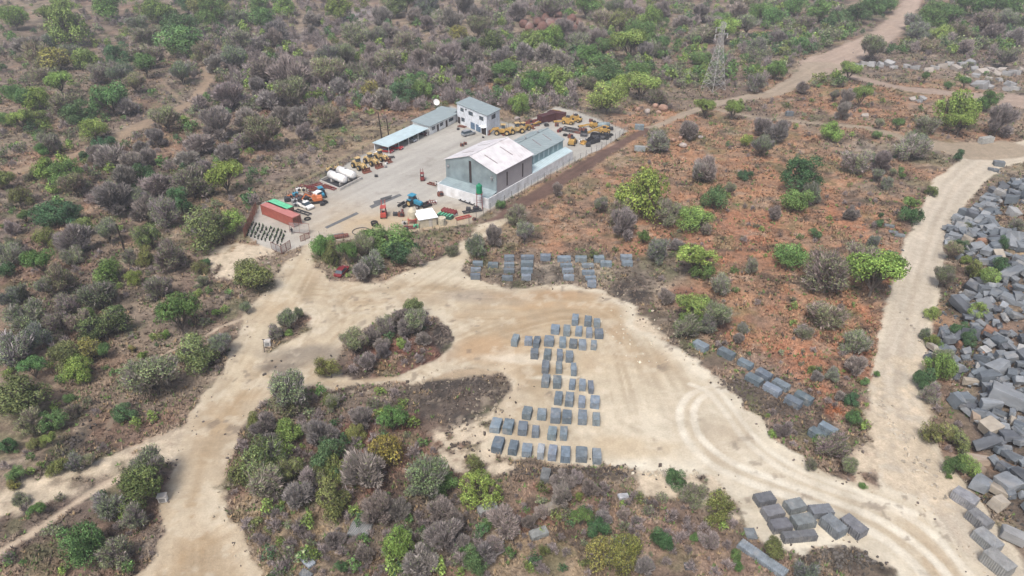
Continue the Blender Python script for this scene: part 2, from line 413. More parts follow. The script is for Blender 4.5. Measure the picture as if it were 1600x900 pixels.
# blobs: px, py, rx, ry, colour, strength
O1 = (.34,.175,.09); O2 = (.35,.15,.075); RB = (.19,.085,.06); TN = (.29,.215,.125); PK = (.25,.17,.125); DK = (.055,.047,.042); MV = (.15,.108,.088); PALE = (.50,.44,.34); GR = (.10,.12,.05)
BLOBS = [(1150,250,240,60,O1,.8),(1250,330,150,60,O1,.75),(1230,450,150,70,O1,.8),(1320,540,110,60,O2,.85),(960,320,130,40,O1,.65),(1130,370,120,50,O2,.55),(1000,375,110,18,O2,.6),(890,375,90,14,O1,.6),(1020,225,60,25,O1,.6),
 (870,428,120,20,(.33,.28,.21),.75),(1000,440,60,30,(.34,.28,.2),.55),(1150,600,110,46,PK,.85),(1230,660,60,40,PK,.7),(1330,720,60,40,PK,.8),(1290,690,60,30,PK,.6),(1400,235,90,10,(.27,.22,.17),.7),(1560,250,50,14,(.28,.22,.15),.7),(1500,95,110,14,(.22,.19,.16),.6),(1550,130,70,14,(.26,.2,.16),.6),(1290,150,110,26,O1,.8),(1470,150,100,20,O1,.5),(1450,200,110,22,O1,.5),(1050,180,80,14,O1,.7),(1390,420,26,90,O2,.8),(1290,590,60,40,O2,.7),(1300,645,14,12,(.36,.13,.05),.9),
 (60,255,80,30,O1,.35),(240,235,60,25,O1,.3),(620,160,70,16,O1,.55),(730,140,90,16,O1,.6),(880,160,60,12,TN,.5),(540,150,50,14,O1,.5),(420,180,60,16,RB,.4),(330,330,60,30,RB,.35),(60,400,60,60,RB,.35),(130,330,30,40,O1,.35),
 (600,690,110,50,RB,.8),(640,745,70,30,RB,.8),(850,790,110,40,RB,.7),(620,560,70,32,RB,.8),(690,530,26,26,DK,.8),(520,575,30,14,DK,.5),(700,710,50,20,RB,.6),(560,760,60,40,RB,.5),(930,820,60,30,RB,.5),
 (450,850,70,50,TN,.8),(1020,860,160,50,PK,.8),(820,870,120,40,TN,.6),(420,790,50,30,TN,.5),(1100,800,60,30,PK,.6),(1180,790,30,40,TN,.7),(880,450,20,10,O1,.0),
 (1570,385,40,60,TN,.85),(1570,490,40,26,TN,.7),(1470,640,30,50,TN,.7),(1500,720,20,30,PK,.7),(1480,340,30,20,TN,.5),(1490,500,30,40,TN,.5),
 (720,615,80,26,DK,.75),(700,650,60,26,DK,.7),(745,690,30,22,DK,.7),(745,640,40,20,DK,.6),(990,455,30,30,DK,.75),(1030,500,30,20,DK,.5),(1010,425,50,16,DK,.45),(830,430,70,12,DK,.6),(1110,560,30,12,DK,.6),(1170,605,38,20,DK,.85),(1215,635,30,14,DK,.7),(1250,670,24,14,DK,.5),(1140,545,40,14,TN,.4),
 (900,745,90,10,DK,.8),(1330,870,50,16,DK,.75),(1370,890,60,16,DK,.6),(1170,860,40,20,DK,.4),(1560,770,30,50,DK,.6),(480,560,46,10,DK,.75),(445,578,30,7,DK,.7),(395,650,16,18,DK,.75),(120,690,12,22,DK,.8),(165,615,7,30,DK,.5),(200,480,6,20,DK,.4),(100,800,120,30,MV,.6),(60,860,100,30,MV,.6),
 (330,420,40,40,PK,.4),(350,300,80,24,TN,.35),(520,225,90,12,TN,.35),(600,205,50,8,(.30,.24,.12),.5),(790,360,60,16,TN,.5),(860,300,60,8,TN,.6),(780,300,20,8,GR,.3),(720,352,26,4,GR,.6),(650,366,30,5,GR,.6),(930,250,50,8,TN,.6),
 (1150,130,80,30,DK,.25),(1080,130,80,30,MV,.4),(1450,90,140,16,MV,.6),(90,60,70,50,MV,.5),(10,60,40,40,DK,.3),(570,30,40,8,(.28,.26,.27),.7),(480,55,40,10,(.24,.22,.23),.6),(370,395,30,12,(.40,.20,.08),.6),(1090,475,30,30,RB,.5),(1180,520,90,30,O2,.6)]
BW = []
for (a, b, rx, ry, c, s_) in BLOBS:
    X, Y = flat_px(a, b); q = pxm(X, Y); BW.append((X, Y, rx / q, ry / (q * math.sin(depress(Y))), np.array(c), s_))

def sdf(P, poly):
    d = np.full(len(P), 1e9); inside = np.zeros(len(P), bool)
    n = len(poly)
    for i in range(n):
        a = poly[i]; b = poly[(i + 1) % n]; e = b - a; w_ = P - a
        t = np.clip((w_ @ e) / (e @ e), 0, 1)
        q = w_ - t[:, None] * e
        d = np.minimum(d, (q * q).sum(1))
        c = ((a[1] > P[:, 1]) != (b[1] > P[:, 1]))
        xi = (b[0] - a[0]) * (P[:, 1] - a[1]) / ((b[1] - a[1]) if abs(b[1] - a[1]) > 1e-9 else 1e-9) + a[0]
        inside ^= c & (P[:, 0] < xi)
    d = np.sqrt(d)
    return np.where(inside, -d, d)

def sdf_sub(P, poly, pad=8):
    out = np.full(len(P), 99.0)
    lo = poly.min(0) - pad; hi = poly.max(0) + pad
    m = (P[:, 0] > lo[0]) & (P[:, 0] < hi[0]) & (P[:, 1] > lo[1]) & (P[:, 1] < hi[1])
    if m.any(): out[m] = sdf(P[m], poly)
    return out

def line_field(P, L, pad=12):
    """distance minus half width; signed lateral offset; along"""
    out = np.full(len(P), 99.0); lat = np.zeros(len(P)); al = np.zeros(len(P))
    lo = L[:, :2].min(0) - pad - L[:, 2].max(); hi = L[:, :2].max(0) + pad + L[:, 2].max()
    m = (P[:, 0] > lo[0]) & (P[:, 0] < hi[0]) & (P[:, 1] > lo[1]) & (P[:, 1] < hi[1])
    Q = P[m]
    if not len(Q): return out, lat, al
    best = np.full(len(Q), 99.0); bl = np.zeros(len(Q)); ba = np.zeros(len(Q)); s0 = 0
    for i in range(len(L) - 1):
        a = L[i, :2]; b = L[i + 1, :2]; e = b - a; ln = math.hypot(*e)
        w_ = Q - a; t = np.clip((w_ @ e) / (e @ e), 0, 1)
        q = w_ - t[:, None] * e; d = np.hypot(q[:, 0], q[:, 1])
        hw = L[i, 2] * (1 - t) + L[i + 1, 2] * t
        v = d - hw; k = v < best
        best[k] = v[k]; sg = np.sign(e[0] * w_[:, 1] - e[1] * w_[:, 0])
        bl[k] = (d * sg)[k]; ba[k] = (s0 + t * ln)[k]; s0 += ln
    out[m] = best; lat[m] = bl; al[m] = ba
    return out, lat, al

def smooth_pl(pts, k=5):
    """Catmull-Rom through px points (x,y,w)"""
    P = np.array(pts, float); P = np.vstack([2 * P[0] - P[1], P, 2 * P[-1] - P[-2]]); o = []
    for i in range(1, len(P) - 2):
        for j in range(k):
            t = j / k
            o.append(.5 * ((2 * P[i]) + (-P[i - 1] + P[i + 1]) * t + (2 * P[i - 1] - 5 * P[i] + 4 * P[i + 1] - P[i + 2]) * t * t + (-P[i - 1] + 3 * P[i] - 3 * P[i + 1] + P[i + 2]) * t ** 3))
    o.append(P[-2]); return [tuple(q) for q in o]

FLOW = [pline(smooth_pl(q)) for q in (
 [(300,960,1),(300,880,1),(303,800,1),(322,710,1),(352,630,1),(390,550,1),(425,490,1),(452,440,1),(478,395,1),(495,365,1)],
 [(330,800,1),(345,720,1),(375,640,1),(430,580,1),(500,540,1),(570,490,1),(640,450,1),(700,410,1),(760,360,1)],
 [(400,560,1),(440,500,1),(480,475,1),(510,490,1),(490,530,1),(440,565,1)],
 [(560,470,1),(650,460,1),(750,470,1),(850,470,1),(930,480,1),(990,530,1),(1030,600,1),(1080,680,1),(1180,750,1),(1300,800,1),(1420,850,1),(1500,930,1)],
 [(700,560,1),(800,520,1),(900,500,1),(960,530,1),(985,600,1),(1000,680,1),(960,720,1)],
 [(990,650,1),(1060,690,1),(1140,740,1),(1240,780,1),(1350,810,1),(1430,870,1),(1480,940,1)])]
FLOW += [r[0] for r in ROADS[:1]]
TYRE = [pline(smooth_pl(q)) for q in (
 [(1140,600,5),(1100,607,6),(1072,622,7),(1062,650,8),(1075,690,9),(1115,728,10),(1190,762,11),(1290,795,12),(1380,840,13),(1440,890,14),(1475,950,14)],
 [(1150,608,5),(1112,614,6),(1090,628,6),(1084,652,7),(1097,686,8),(1140,720,9),(1215,752,10),(1310,785,11),(1395,822,12),(1470,880,13),(1510,950,13)],
 [(1078,600,4),(1105,612,5),(1130,640,6),(1165,688,7),(1220,732,8),(1300,765,9),(1400,795,10),(1470,840,11),(1530,910,12)],
 [(1115,600,4),(1140,630,5),(1168,668,5),(1205,706,6),(1270,742,7),(1350,770,8),(1430,800,9)])]

def ground_colour(x, y):
    P = np.stack([x, y], 1); N = len(P)
    n_lo = fbm(x, y, 1 / 38, 21, 4); n_mid = fbm(x, y, 1 / 7.5, 31, 4); n_hi = fbm(x, y, 1 / 1.6, 41, 3, .6); n_x = fbm(x, y, 1 / 4.0, 51, 4, .6)
    base = np.zeros((N, 3)); 
    c1 = np.array((.185, .14, .112)); c2 = np.array((.265, .205, .14)); c3 = np.array((.12, .098, .08)); c4 = np.array((.24, .14, .09))
    t = sstep(.35, .65, n_lo)[:, None]; base = c1 * (1 - t) + c2 * t * .6 + c1 * t * .4
    t = sstep(.50, .72, n_mid)[:, None]; base = base * (1 - t) + c3 * t
    t = (sstep(.52, .7, fbm(x, y, 1 / 13, 61, 4)) * .6)[:, None]; base = base * (1 - t) + c4 * t
    veg = np.ones(N)
    tanp = (sstep(.50, .64, fbm(x, y, 1 / 10, 63, 4)) * .5)[:, None]; base = base * (1 - tanp) + np.array((.25, .20, .14)) * tanp
    # domain-warped blobs
    wx = (fbm(x, y, 1 / 9, 71, 3) - .5); wy = (fbm(x, y, 1 / 9, 81, 3) - .5)
    for (X, Y, rx, ry, c, s_) in BW:
        m = (np.abs(x - X) < rx * 2.2) & (np.abs(y - Y) < ry * 2.2)
        if not m.any(): continue
        d = np.hypot((x[m] - X) / rx + wx[m] * 1.6, (y[m] - Y) / ry + wy[m] * 1.6)
        t = (s_ * (1 - sstep(.6, 1.5, d)) * (.6 + .8 * sstep(.3, .6, n_x[m])))
        t = np.clip(t, 0, 1)[:, None]
        base[m] = base[m] * (1 - t) + c * t
        if c[0] < .06: veg[m] = veg[m] * (1 - .36 * t[:, 0])
    tanp = (sstep(.48, .62, fbm(x, y, 1 / 12, 67, 4, .6)) * .45)[:, None]; base = base * (1 - tanp) + (base * .5 + np.array((.29, .225, .145)) * .5) * tanp
    tanp = (sstep(.56, .66, fbm(x, y, 1 / 6, 69, 4, .6)) * .45)[:, None]; base = base * (1 - tanp) + np.array((.125, .095, .075)) * tanp
    # scattered pale earth and dark litter flecks
    t = (sstep(.63, .72, n_x) * .5)[:, None]; base = base * (1 - t) + np.array((.33, .27, .20)) * t
    t = (sstep(.60, .70, fbm(x, y, 1 / 3.1, 91, 3)) * .65)[:, None]; base = base * (1 - t) + np.array((.055, .047, .04)) * t
    t = (sstep(.60, .72, fbm(x, y, 1 / 5.5, 95, 4)) * .38)[:, None]; base = base * (1 - t) + np.array((.10, .125, .045)) * t
    base *= (.72 + .56 * n_hi)[:, None]
    lum = base.mean(1, keepdims=True); base = lum + (base - lum) * .86
    # spoil under the rocks
    xb = np.interp(y, PEY, PEX); t = (sstep(-1, 3, x - xb) * (y > 55) * (1 - sstep(150, 175, y)) * .0)[:, None]
    edge = (n_x - .5) * 5.0 + (n_hi - .5) * 1.6
    def blend(mask, col, v):
        nonlocal base, veg
        base = base * (1 - mask[:, None]) + col * mask[:, None]; veg = veg * (1 - mask) + v * mask
    # roads away from the pit floor
    for i, (L, c, en) in enumerate(ROADS):
        d, lat, al = line_field(P, L)
        m = 1 - sstep(-.5, .5, d + edge * en * .6)
        st = vnoise(lat * 1.3, al * .05, 130 + i) * .6 + vnoise(lat * 3.5, al * .09, 150 + i) * .4
        col = np.array(c)[None, :] * (.82 + .36 * st)[:, None]
        if i == 0:
            tw = np.exp(-((np.abs(lat) - 1.25) / .55) ** 2)[:, None] * .35; col = col * (1 - tw) + np.array((.50, .46, .38)) * tw
            md = np.exp(-(lat / .55) ** 2)[:, None] * .3; col = col * (1 - md) + np.array((.34, .29, .225)) * md
            f = sstep(-1.6, .6, d)[:, None] * .6
            col = col * (1 - f) + np.array((.50, .455, .36)) * f
            m = 1 - sstep(-.4, .4, d + edge * .35 - .4)
        if i == 12:
            col = col * (.6 + .8 * n_x)[:, None]
        blend(m * (0.8 if i in (5, 6, 7, 8, 10, 13) else 1), col, .25)
    for pl in WASH:
        d = sdf_sub(P, pl); m = (1 - sstep(-.6, .8, d - 1.3 + edge * .8))
        m = m * sstep(.25, .5, n_x * .6 + n_mid * .4)
        m = m * (1 if len(pl) > 11 else sstep(.36, .52, n_hi * .5 + n_x * .5)); blend(m, np.array((.46, .395, .30))[None] * (.7 + .55 * n_hi)[:, None], .35)
    # pit floor
    d = sdf_sub(P, SAND); d = np.maximum(d, -99)
    for h_ in HOLES:
        d = np.maximum(d, -(sdf_sub(P, h_) + .4))
    m = 1 - sstep(-.45, .45, d + edge * .6 + (n_mid - .5) * 3.2)
    tot = np.zeros(N); wsum = np.full(N, 1e-3)
    for i, L in enumerate(FLOW):
        dd, lat, al = line_field(P, L, 14)
        wt = np.exp(-np.abs(lat) / 5) * (dd < 20)
        s_ = vnoise(lat * .8, al * .03, 200 + i) * .38 + vnoise(lat * 2.2, al * .04, 220 + i) * .42 + vnoise(lat * .3, al * .03, 240 + i) * .2
        tot += s_ * wt; wsum += wt
    st = tot / wsum; conf = sstep(0, .25, wsum); st = st * conf + (1 - conf) * (.5 + (n_mid - .5) * .6)
    sand_a = np.array((.325, .26, .175)); sand_b = np.array((.455, .39, .285)); sand_o = np.array((.345, .25, .15))
    t = sstep(.34, .60, st)[:, None]; sand = sand_a * (1 - t) + sand_b * t
    t = (sstep(.48, .68, fbm(x, y, 1 / 16, 301, 4)) * .55)[:, None]; sand = sand * (1 - t) + sand_o * t
    # pale crushed stone: right flank and rims
    X1, Y1 = flat_px(1180, 700); pr = np.exp(-(((x - X1) / 26) ** 2 + ((y - Y1) / 16) ** 2))
    rim = sstep(-4.5, -.3, d + (n_mid - .5) * 4)
    pale = np.clip(rim * (.35 + .5 * sstep(5, 25, x)) + pr * .9, 0, .97) * (.55 + .6 * n_x)
    t = np.clip(pale, 0, 1)[:, None]; sand = sand * (1 - t) + np.array((.61, .575, .475)) * t
    for (bx, by, rx, ry, c, s_) in ((860,462,120,9,(.36,.25,.15),.75),(770,545,60,22,(.40,.28,.17),.7),(700,560,40,12,(.30,.22,.15),.5),(660,468,80,10,(.34,.26,.18),.35),(735,462,40,10,(.30,.27,.23),.6),(850,478,110,6,(.42,.30,.18),.6),(1000,700,90,20,(.42,.33,.21),.5),(1130,690,40,34,(.36,.30,.22),.55),(480,550,70,15,(.17,.15,.13),.7),(440,570,40,10,(.12,.105,.095),.7),(520,560,60,12,(.25,.22,.18),.6),(600,600,90,8,(.28,.23,.17),.5),(395,650,14,16,(.1,.09,.08),.8),(700,575,40,8,(.30,.24,.16),.5),(790,470,60,8,(.30,.24,.17),.5),(960,520,20,20,(.34,.25,.16),.5),(600,520,40,8,(.40,.35,.28),.4),(870,590,50,4,(.6,.57,.47),.8),(820,560,60,9,(.6,.55,.45),.7),(850,735,90,6,(.58,.53,.43),.7),(640,430,30,12,(.55,.5,.4),.5),(700,425,50,22,(.54,.5,.4),.45),(1180,790,50,12,(.40,.36,.28),.6),(1340,880,60,14,(.40,.34,.26),.4)):
        X, Y = flat_px(bx, by); q = pxm(X, Y); RX = rx / q; RY = ry / (q * math.sin(depress(Y)))
        dd = np.hypot((x - X) / RX + wx * 1.2, (y - Y) / RY + wy * 1.2); t = (s_ * (1 - sstep(.4, 1.3, dd)))[:, None]
        sand = sand * (1 - t) + np.array(c) * t
    for k_, L in enumerate(TYRE):
        dd, lat, al = line_field(P, L, 4)
        inner = ((1 - sstep(.3, 2.6, dd)) * .30)[:, None]; sand = sand * (1 - inner) + np.array((.37, .31, .225)) * inner
        t = ((1 - sstep(-.25, .35, dd - .12)) * (.85 if k_ < 2 else .8) * (.75 + .4 * vnoise(al * .8, lat * 2, 401 + k_)))
        t = np.clip(t, 0, 1)[:, None]; sand = sand * (1 - t) + np.array((.62, .59, .50)) * t
    mot = (sstep(.52, .66, fbm(x, y, 1 / 5, 341, 4, .6)) * .28)[:, None]; sand = sand * (1 - mot) + np.array((.31, .26, .19)) * mot
    mot = (sstep(.55, .68, fbm(x, y, 1 / 3, 351, 4, .6)) * .4)[:, None]; sand = sand * (1 - mot) + np.array((.55, .50, .40)) * mot
    flecks = (sstep(.66, .74, fbm(x, y, 1 / 1.3, 333, 3)) * sstep(.5, .66, fbm(x, y, 1 / 9, 335, 3)) * .6)[:, None]
    sand = sand * (1 - flecks) + np.array((.16, .13, .105)) * flecks
    sand *= (.83 + .21 * n_hi)[:, None]
    blend(m, sand, .06)
    # yard surface
    d = sdf_sub(P, YARD); m = 1 - sstep(-.25, .25, d + edge * .10)
    a_, b_ = math.cos(R(57)), math.sin(R(57)); al = x * a_ + y * b_; lat = -x * b_ + y * a_
    st = vnoise(lat * .55, al * .05, 500) * .5 + vnoise(lat * 1.6, al * .08, 501) * .3 + n_mid * .2
    yc = np.array((.355, .345, .315)) * (.78 + .40 * st)[:, None]
    near = (np.exp(-(((x + 32) / 16) ** 2 + ((y - 148) / 9) ** 2)) + np.exp(-(((x + 16) / 8) ** 2 + ((y - 152) / 7) ** 2)) * .8 + np.exp(-(((x + 50) / 12) ** 2 + ((y - 160) / 8) ** 2)) * .3)
    t = np.clip(near * (.4 + .9 * n_x), 0, .8)[:, None]; yc = yc * (1 - t) + np.array((.40, .31, .195)) * t
    t = (sstep(.64, .74, n_x) * .35)[:, None]; yc = yc * (1 - t) + np.array((.20, .18, .16)) * t
    blend(m, yc, .05)
    return np.clip(base, .01, .75), np.clip(veg, 0, 1)

ratio = 1.0043; y0, y1 = 38.0, 900.0
rows = [-3500, -1200, -400, -120, -30, 5, 20, 30] + list(y0 * ratio ** np.arange(int(math.log(y1 / y0) / math.log(ratio)))) + [960, 1100, 1400, 2000, 3500, 7000]
rows = np.array(rows, float)
uc = np.arange(-.90, .9001, .0042)
U = np.concatenate([[-40, -12, -5, -2.6, -1.8, -1.4, -1.15, -1.0], uc, [1.0, 1.15, 1.4, 1.8, 2.6, 5, 12, 40]])
Wd = np.maximum(rows, 88.0)
GX = (U[None, :] * Wd[:, None]); GY = np.repeat(rows[:, None], len(U), 1)
gx, gy = GX.ravel(), GY.ravel()
gz = height(gx, gy)
gc, gv = ground_colour(gx, gy)
# small relief in the bush
gz = gz + gv * (fbm(gx, gy, 1 / 2.2, 600, 2) - .5) * .35 * (gy > 30) * (gy < 500)
nr, ncol = GX.shape
idx = np.arange(nr * ncol).reshape(nr, ncol)
F = np.stack([idx[:-1, :-1].ravel(), idx[:-1, 1:].ravel(), idx[1:, 1:].ravel(), idx[1:, :-1].ravel()], 1)
gme = np_mesh('ground', np.stack([gx, gy, gz], 1), F, ground_material(), gc, 'gcol')
A = gme.attributes.new('veg', 'FLOAT', 'POINT'); A.data.foreach_set('value', gv.astype(np.float32))
gme.polygons.foreach_set('use_smooth', np.ones(len(F), bool))
ground = bpy.data.objects.new('ground', gme); C.objects.link(ground); ground['kind'] = 'structure'
# ---------------------------------------------------------------- automatic wording of labels
LANDMARKS = [("the big grey warehouse",775,285),("the white two-storey office",748,185),("the long carport",625,215),("the red shipping container",438,335),("the lattice pylon",1115,95),
 ("the leaning black pole",190,375),("the round bright bush by the eroded track",282,502),("the dark tree by the wide road",398,430),("the pale washed-out track",150,730),
 ("the twin rusty poles",598,200),("the machinery scrapyard",890,205),("the red boulder outcrop",858,42),("the two orange boulders",1030,170),("the wide bend of the haul road",1530,240),
 ("the far road fork",1290,105),("the burnt dark scree by the block yard",720,625),("the brush island with the white box",450,510),("the two big bushes by the gate",560,390),
 ("the diagonal line of ten blocks",1190,590),("the cluster of blocks by the haul road",1250,810),("the broken-rock pile",1540,560),("the topmost rows of blocks",870,415),
 ("the bottom row of stockyard blocks",860,705),("the olive tree beside the lower blocks",1118,793),("the yellow-olive tree at the bottom edge",960,870),("the picture's upper-left corner",0,0),
 ("the picture's bottom-left corner",0,900),("the picture's left edge at mid height",0,430),("the picture's bottom edge below the brush",660,900),("the picture's upper-right corner",1600,0),
 ("the picture's top edge above the office",740,0),("the picture's top edge above the pylon",1110,0),("the bright bush pair by the haul road",1355,435),("the two flat slabs",1400,360),
 ("the white fuel tanks",530,272),("the grassy track crossing the upper left slope",220,190),("the tan slab lying in scrub",862,792),("the grey slab in lower scrub",562,828),("the bright tree in the right clearing",1493,173),
 ("the dead straight track",1250,190),("the dark-stained service road",880,285),("the wide main road",300,780),("the three-way sand junction",560,465),("the far-left dark twin trees",85,335)]
ORD = ['closest', 'second closest', 'third closest', 'fourth closest', 'fifth closest', 'sixth closest', 'seventh closest', 'eighth closest', 'ninth closest', 'tenth closest', 'eleventh closest', 'twelfth closest']
def direction(dx, dy):
    if abs(dx) > abs(dy): return 'right of' if dx > 0 else 'left of'
    return 'below' if dy > 0 else 'above'
def autolabel(items, lms=None, skip=()):
    """items: [(px,py,description)] -> labels naming a landmark, the side of it and the order outward"""
    lms = [l for l in (lms or LANDMARKS) if l[0] not in skip]
    keys = []
    for (px, py, ds) in items:
        n, lx, ly = min(lms, key=lambda l: math.hypot(px - l[1], py - l[2]))
        keys.append((ds, n, direction(px - lx, py - ly), math.hypot(px - lx, py - ly)))
    out = []
    for k in keys:
        same = sorted(q[3] for q in keys if q[:3] == k[:3])
        base = f"{k[0]} {k[2]} {k[1]}"
        base = base.replace("the picture's ", "the ")
        if len(same) > 1: base = f"{ORD[min(same.index(k[3]), 11)]} {base}"
        out.append(base)
    return out

# ---------------------------------------------------------------- trees
KIND = dict(
 G=dict(c=(.18,.255,.07), d='bright yellow-green'), T=dict(c=(.11,.195,.065), d='fresh green'), D=dict(c=(.07,.13,.06), d='dark green'),
 O=dict(c=(.14,.165,.06), d='olive green'), M=dict(c=(.155,.19,.10), d='muted grey-green'), Y=dict(c=(.25,.24,.07), d='yellowish olive'), B=dict(c=(.27,.235,.235), d='leafless grey'))

def crown_arrays(seed, n_leaf, n_twig, ls=.05, squash=.78, sparse=0.0, lift=False):
    r = np.random.default_rng(seed)
    nl = r.integers(12, 20); L = []
    for i in range(nl):
        a = r.uniform(0, 2 * math.pi); q = .36 * math.sqrt(r.uniform(0, 1)); rad = r.uniform(.12, .22)
        z = squash * (.40 + r.uniform(-.22, .22) + .20 * (1 - q / .36)) ; z = max(z, rad * .55)
        L.append((q * math.cos(a) * 1.0, q * math.sin(a), z, rad))
    L = np.array(L)
    ext = np.percentile(np.hypot(L[:, 0], L[:, 1]) + L[:, 3], 85); kx = .47 / ext
    if lift: L[:, 2] = .62 + (L[:, 2] - L[:, 2].mean()) * .45
    L[:, :2] *= kx; L[:, 3] *= kx ** .8; L[:, 2] = L[:, 2] * 1.05
    V = []; F = []; Cc = []
    if n_leaf:
        pw = L[:, 3] ** 2; pw /= pw.sum(); k = r.choice(nl, n_leaf, p=pw)
        d = r.normal(size=(n_leaf, 3)); d[:, 2] = d[:, 2] * .8 + .35; d /= np.linalg.norm(d, axis=1)[:, None]
        rr = L[k, 3] * (.55 + .62 * r.uniform(0, 1, n_leaf) ** .6)
        p = L[k, :3] + d * rr[:, None]
        # clumps and gaps
        cl = vnoise(p[:, 0] * 13 + seed, p[:, 1] * 13 + p[:, 2] * 9, seed)
        keep = (cl > .30 + sparse * .3) & (p[:, 2] > .02); p = p[keep]; d = d[keep]; k = k[keep]; cl = cl[keep]; m = len(p)
        nn = d + r.normal(size=(m, 3)) * .55; nn /= np.linalg.norm(nn, axis=1)[:, None]
        u = np.cross(nn, r.normal(size=(m, 3))); u /= np.linalg.norm(u, axis=1)[:, None]; v = np.cross(nn, u)
        s = ls * r.uniform(.5, 1.25, m)[:, None]; t = s * r.uniform(.45, .9, m)[:, None]
        q = np.stack([p - u * s, p + v * t, p + u * s, p - v * t], 1)
        V.append(q.reshape(-1, 3)); f = np.arange(m * 4).reshape(m, 4); F.append(f)
        br = (r.uniform(.68, 1.32, nl)[k] * r.uniform(.55, 1.45, m) * (.75 + .5 * cl))
        hue = r.normal(0, .07, (m, 1)) * np.array([[1, .1, -.6]]) + 1
        Cc.append(np.repeat(br[:, None] * hue, 4, 0))
    TW = []
    if n_twig:
        k = r.integers(0, nl, n_twig); d = r.normal(size=(n_twig, 3)); d[:, 2] = d[:, 2] * .8 + .4; d /= np.linalg.norm(d, axis=1)[:, None]
        tip = L[k, :3] + d * (L[k, 3] * r.uniform(.7, 1.25, n_twig))[:, None]
        root = L[k, :3] * r.uniform(.45, .9, n_twig)[:, None] + r.normal(0, .035, (n_twig, 3)); root = root + (tip - root) * r.uniform(0, .55, n_twig)[:, None]
        side = np.cross(tip - root, r.normal(size=(n_twig, 3))); side /= np.linalg.norm(side, axis=1)[:, None] + 1e-9
        wd = r.uniform(.0016, .0038, n_twig)[:, None]
        mid = (root + tip) / 2 + side * r.normal(0, .02, (n_twig, 1))
        q = np.stack([root - side * wd, root + side * wd, tip + side * wd * .3, mid - side * wd * 1.2], 1)
        q[:, :, 2] = np.maximum(q[:, :, 2], 0.01)
        TW.append(q)
    return L, V, F, Cc, TW

def make_crown(name, seed, kind, variant):
    P = dict(G=(9000, 400, .0185), T=(9000, 400, .0185), D=(9000, 200, .019), O=(7500, 900, .018), M=(4600, 3400, .016), Y=(4500, 1200, .021), B=(300, 7000, .016))[kind]
    L, V, F, Cc, TW = crown_arrays(seed, P[0], P[1], P[2], squash=(.88, 1.05, .74)[variant % 3], lift=(kind in 'GTM' and variant == 3))
    r = np.random.default_rng(seed + 7)
    base = np.array(KIND[kind]['c'])
    VV = []; FF = []; CC = []; n0 = 0
    for v, f, c in zip(V, F, Cc):
        VV.append(v); FF.append(f + n0); n0 += len(v)
        lc = base if kind != 'B' else np.array((.14, .16, .09))
        CC.append(c * lc)
    for q in TW:
        m = len(q); VV.append(q.reshape(-1, 3)); FF.append(np.arange(m * 4).reshape(m, 4) + n0); n0 += m * 4
        tc = np.array((.275, .245, .235)) if kind in 'BM' else np.array((.15, .13, .11))
        CC.append(np.repeat(r.uniform(.6, 1.4, (m, 1)) * tc, 4, 0))
    me = np_mesh(name, np.concatenate(VV), np.concatenate(FF), LEAF, np.concatenate(CC))
    # trunk and limbs
    mb = MB(); base_p = (0, 0, -.04); fork = (r.uniform(-.02, .02), r.uniform(-.02, .02), .13)
    mb.tube(base_p, fork, .026, .019, 6)
    for i in range(len(L)):
        x, y, z, rad = L[i]
        midp = (x * .45 + r.uniform(-.02, .02), y * .45 + r.uniform(-.02, .02), fork[2] + (z - fork[2]) * .5)
        mb.tube(fork, midp, .012, .008, 5, cap=False); mb.tube(midp, (x, y, z + rad * .2), .008, .003, 4, cap=False)
    tr = bpy.data.meshes.new('trunk'); tr.from_pydata(mb.v, [], mb.f); tr.materials.append(bark)
    return me, tr

PROTO = {}
for ki, k in enumerate('GTDOMYB'):
    PROTO[k] = [make_crown('crown', 100 * ki + 13 * v + 5, k, v) for v in range(4 if k in 'GMBT' else 3)]

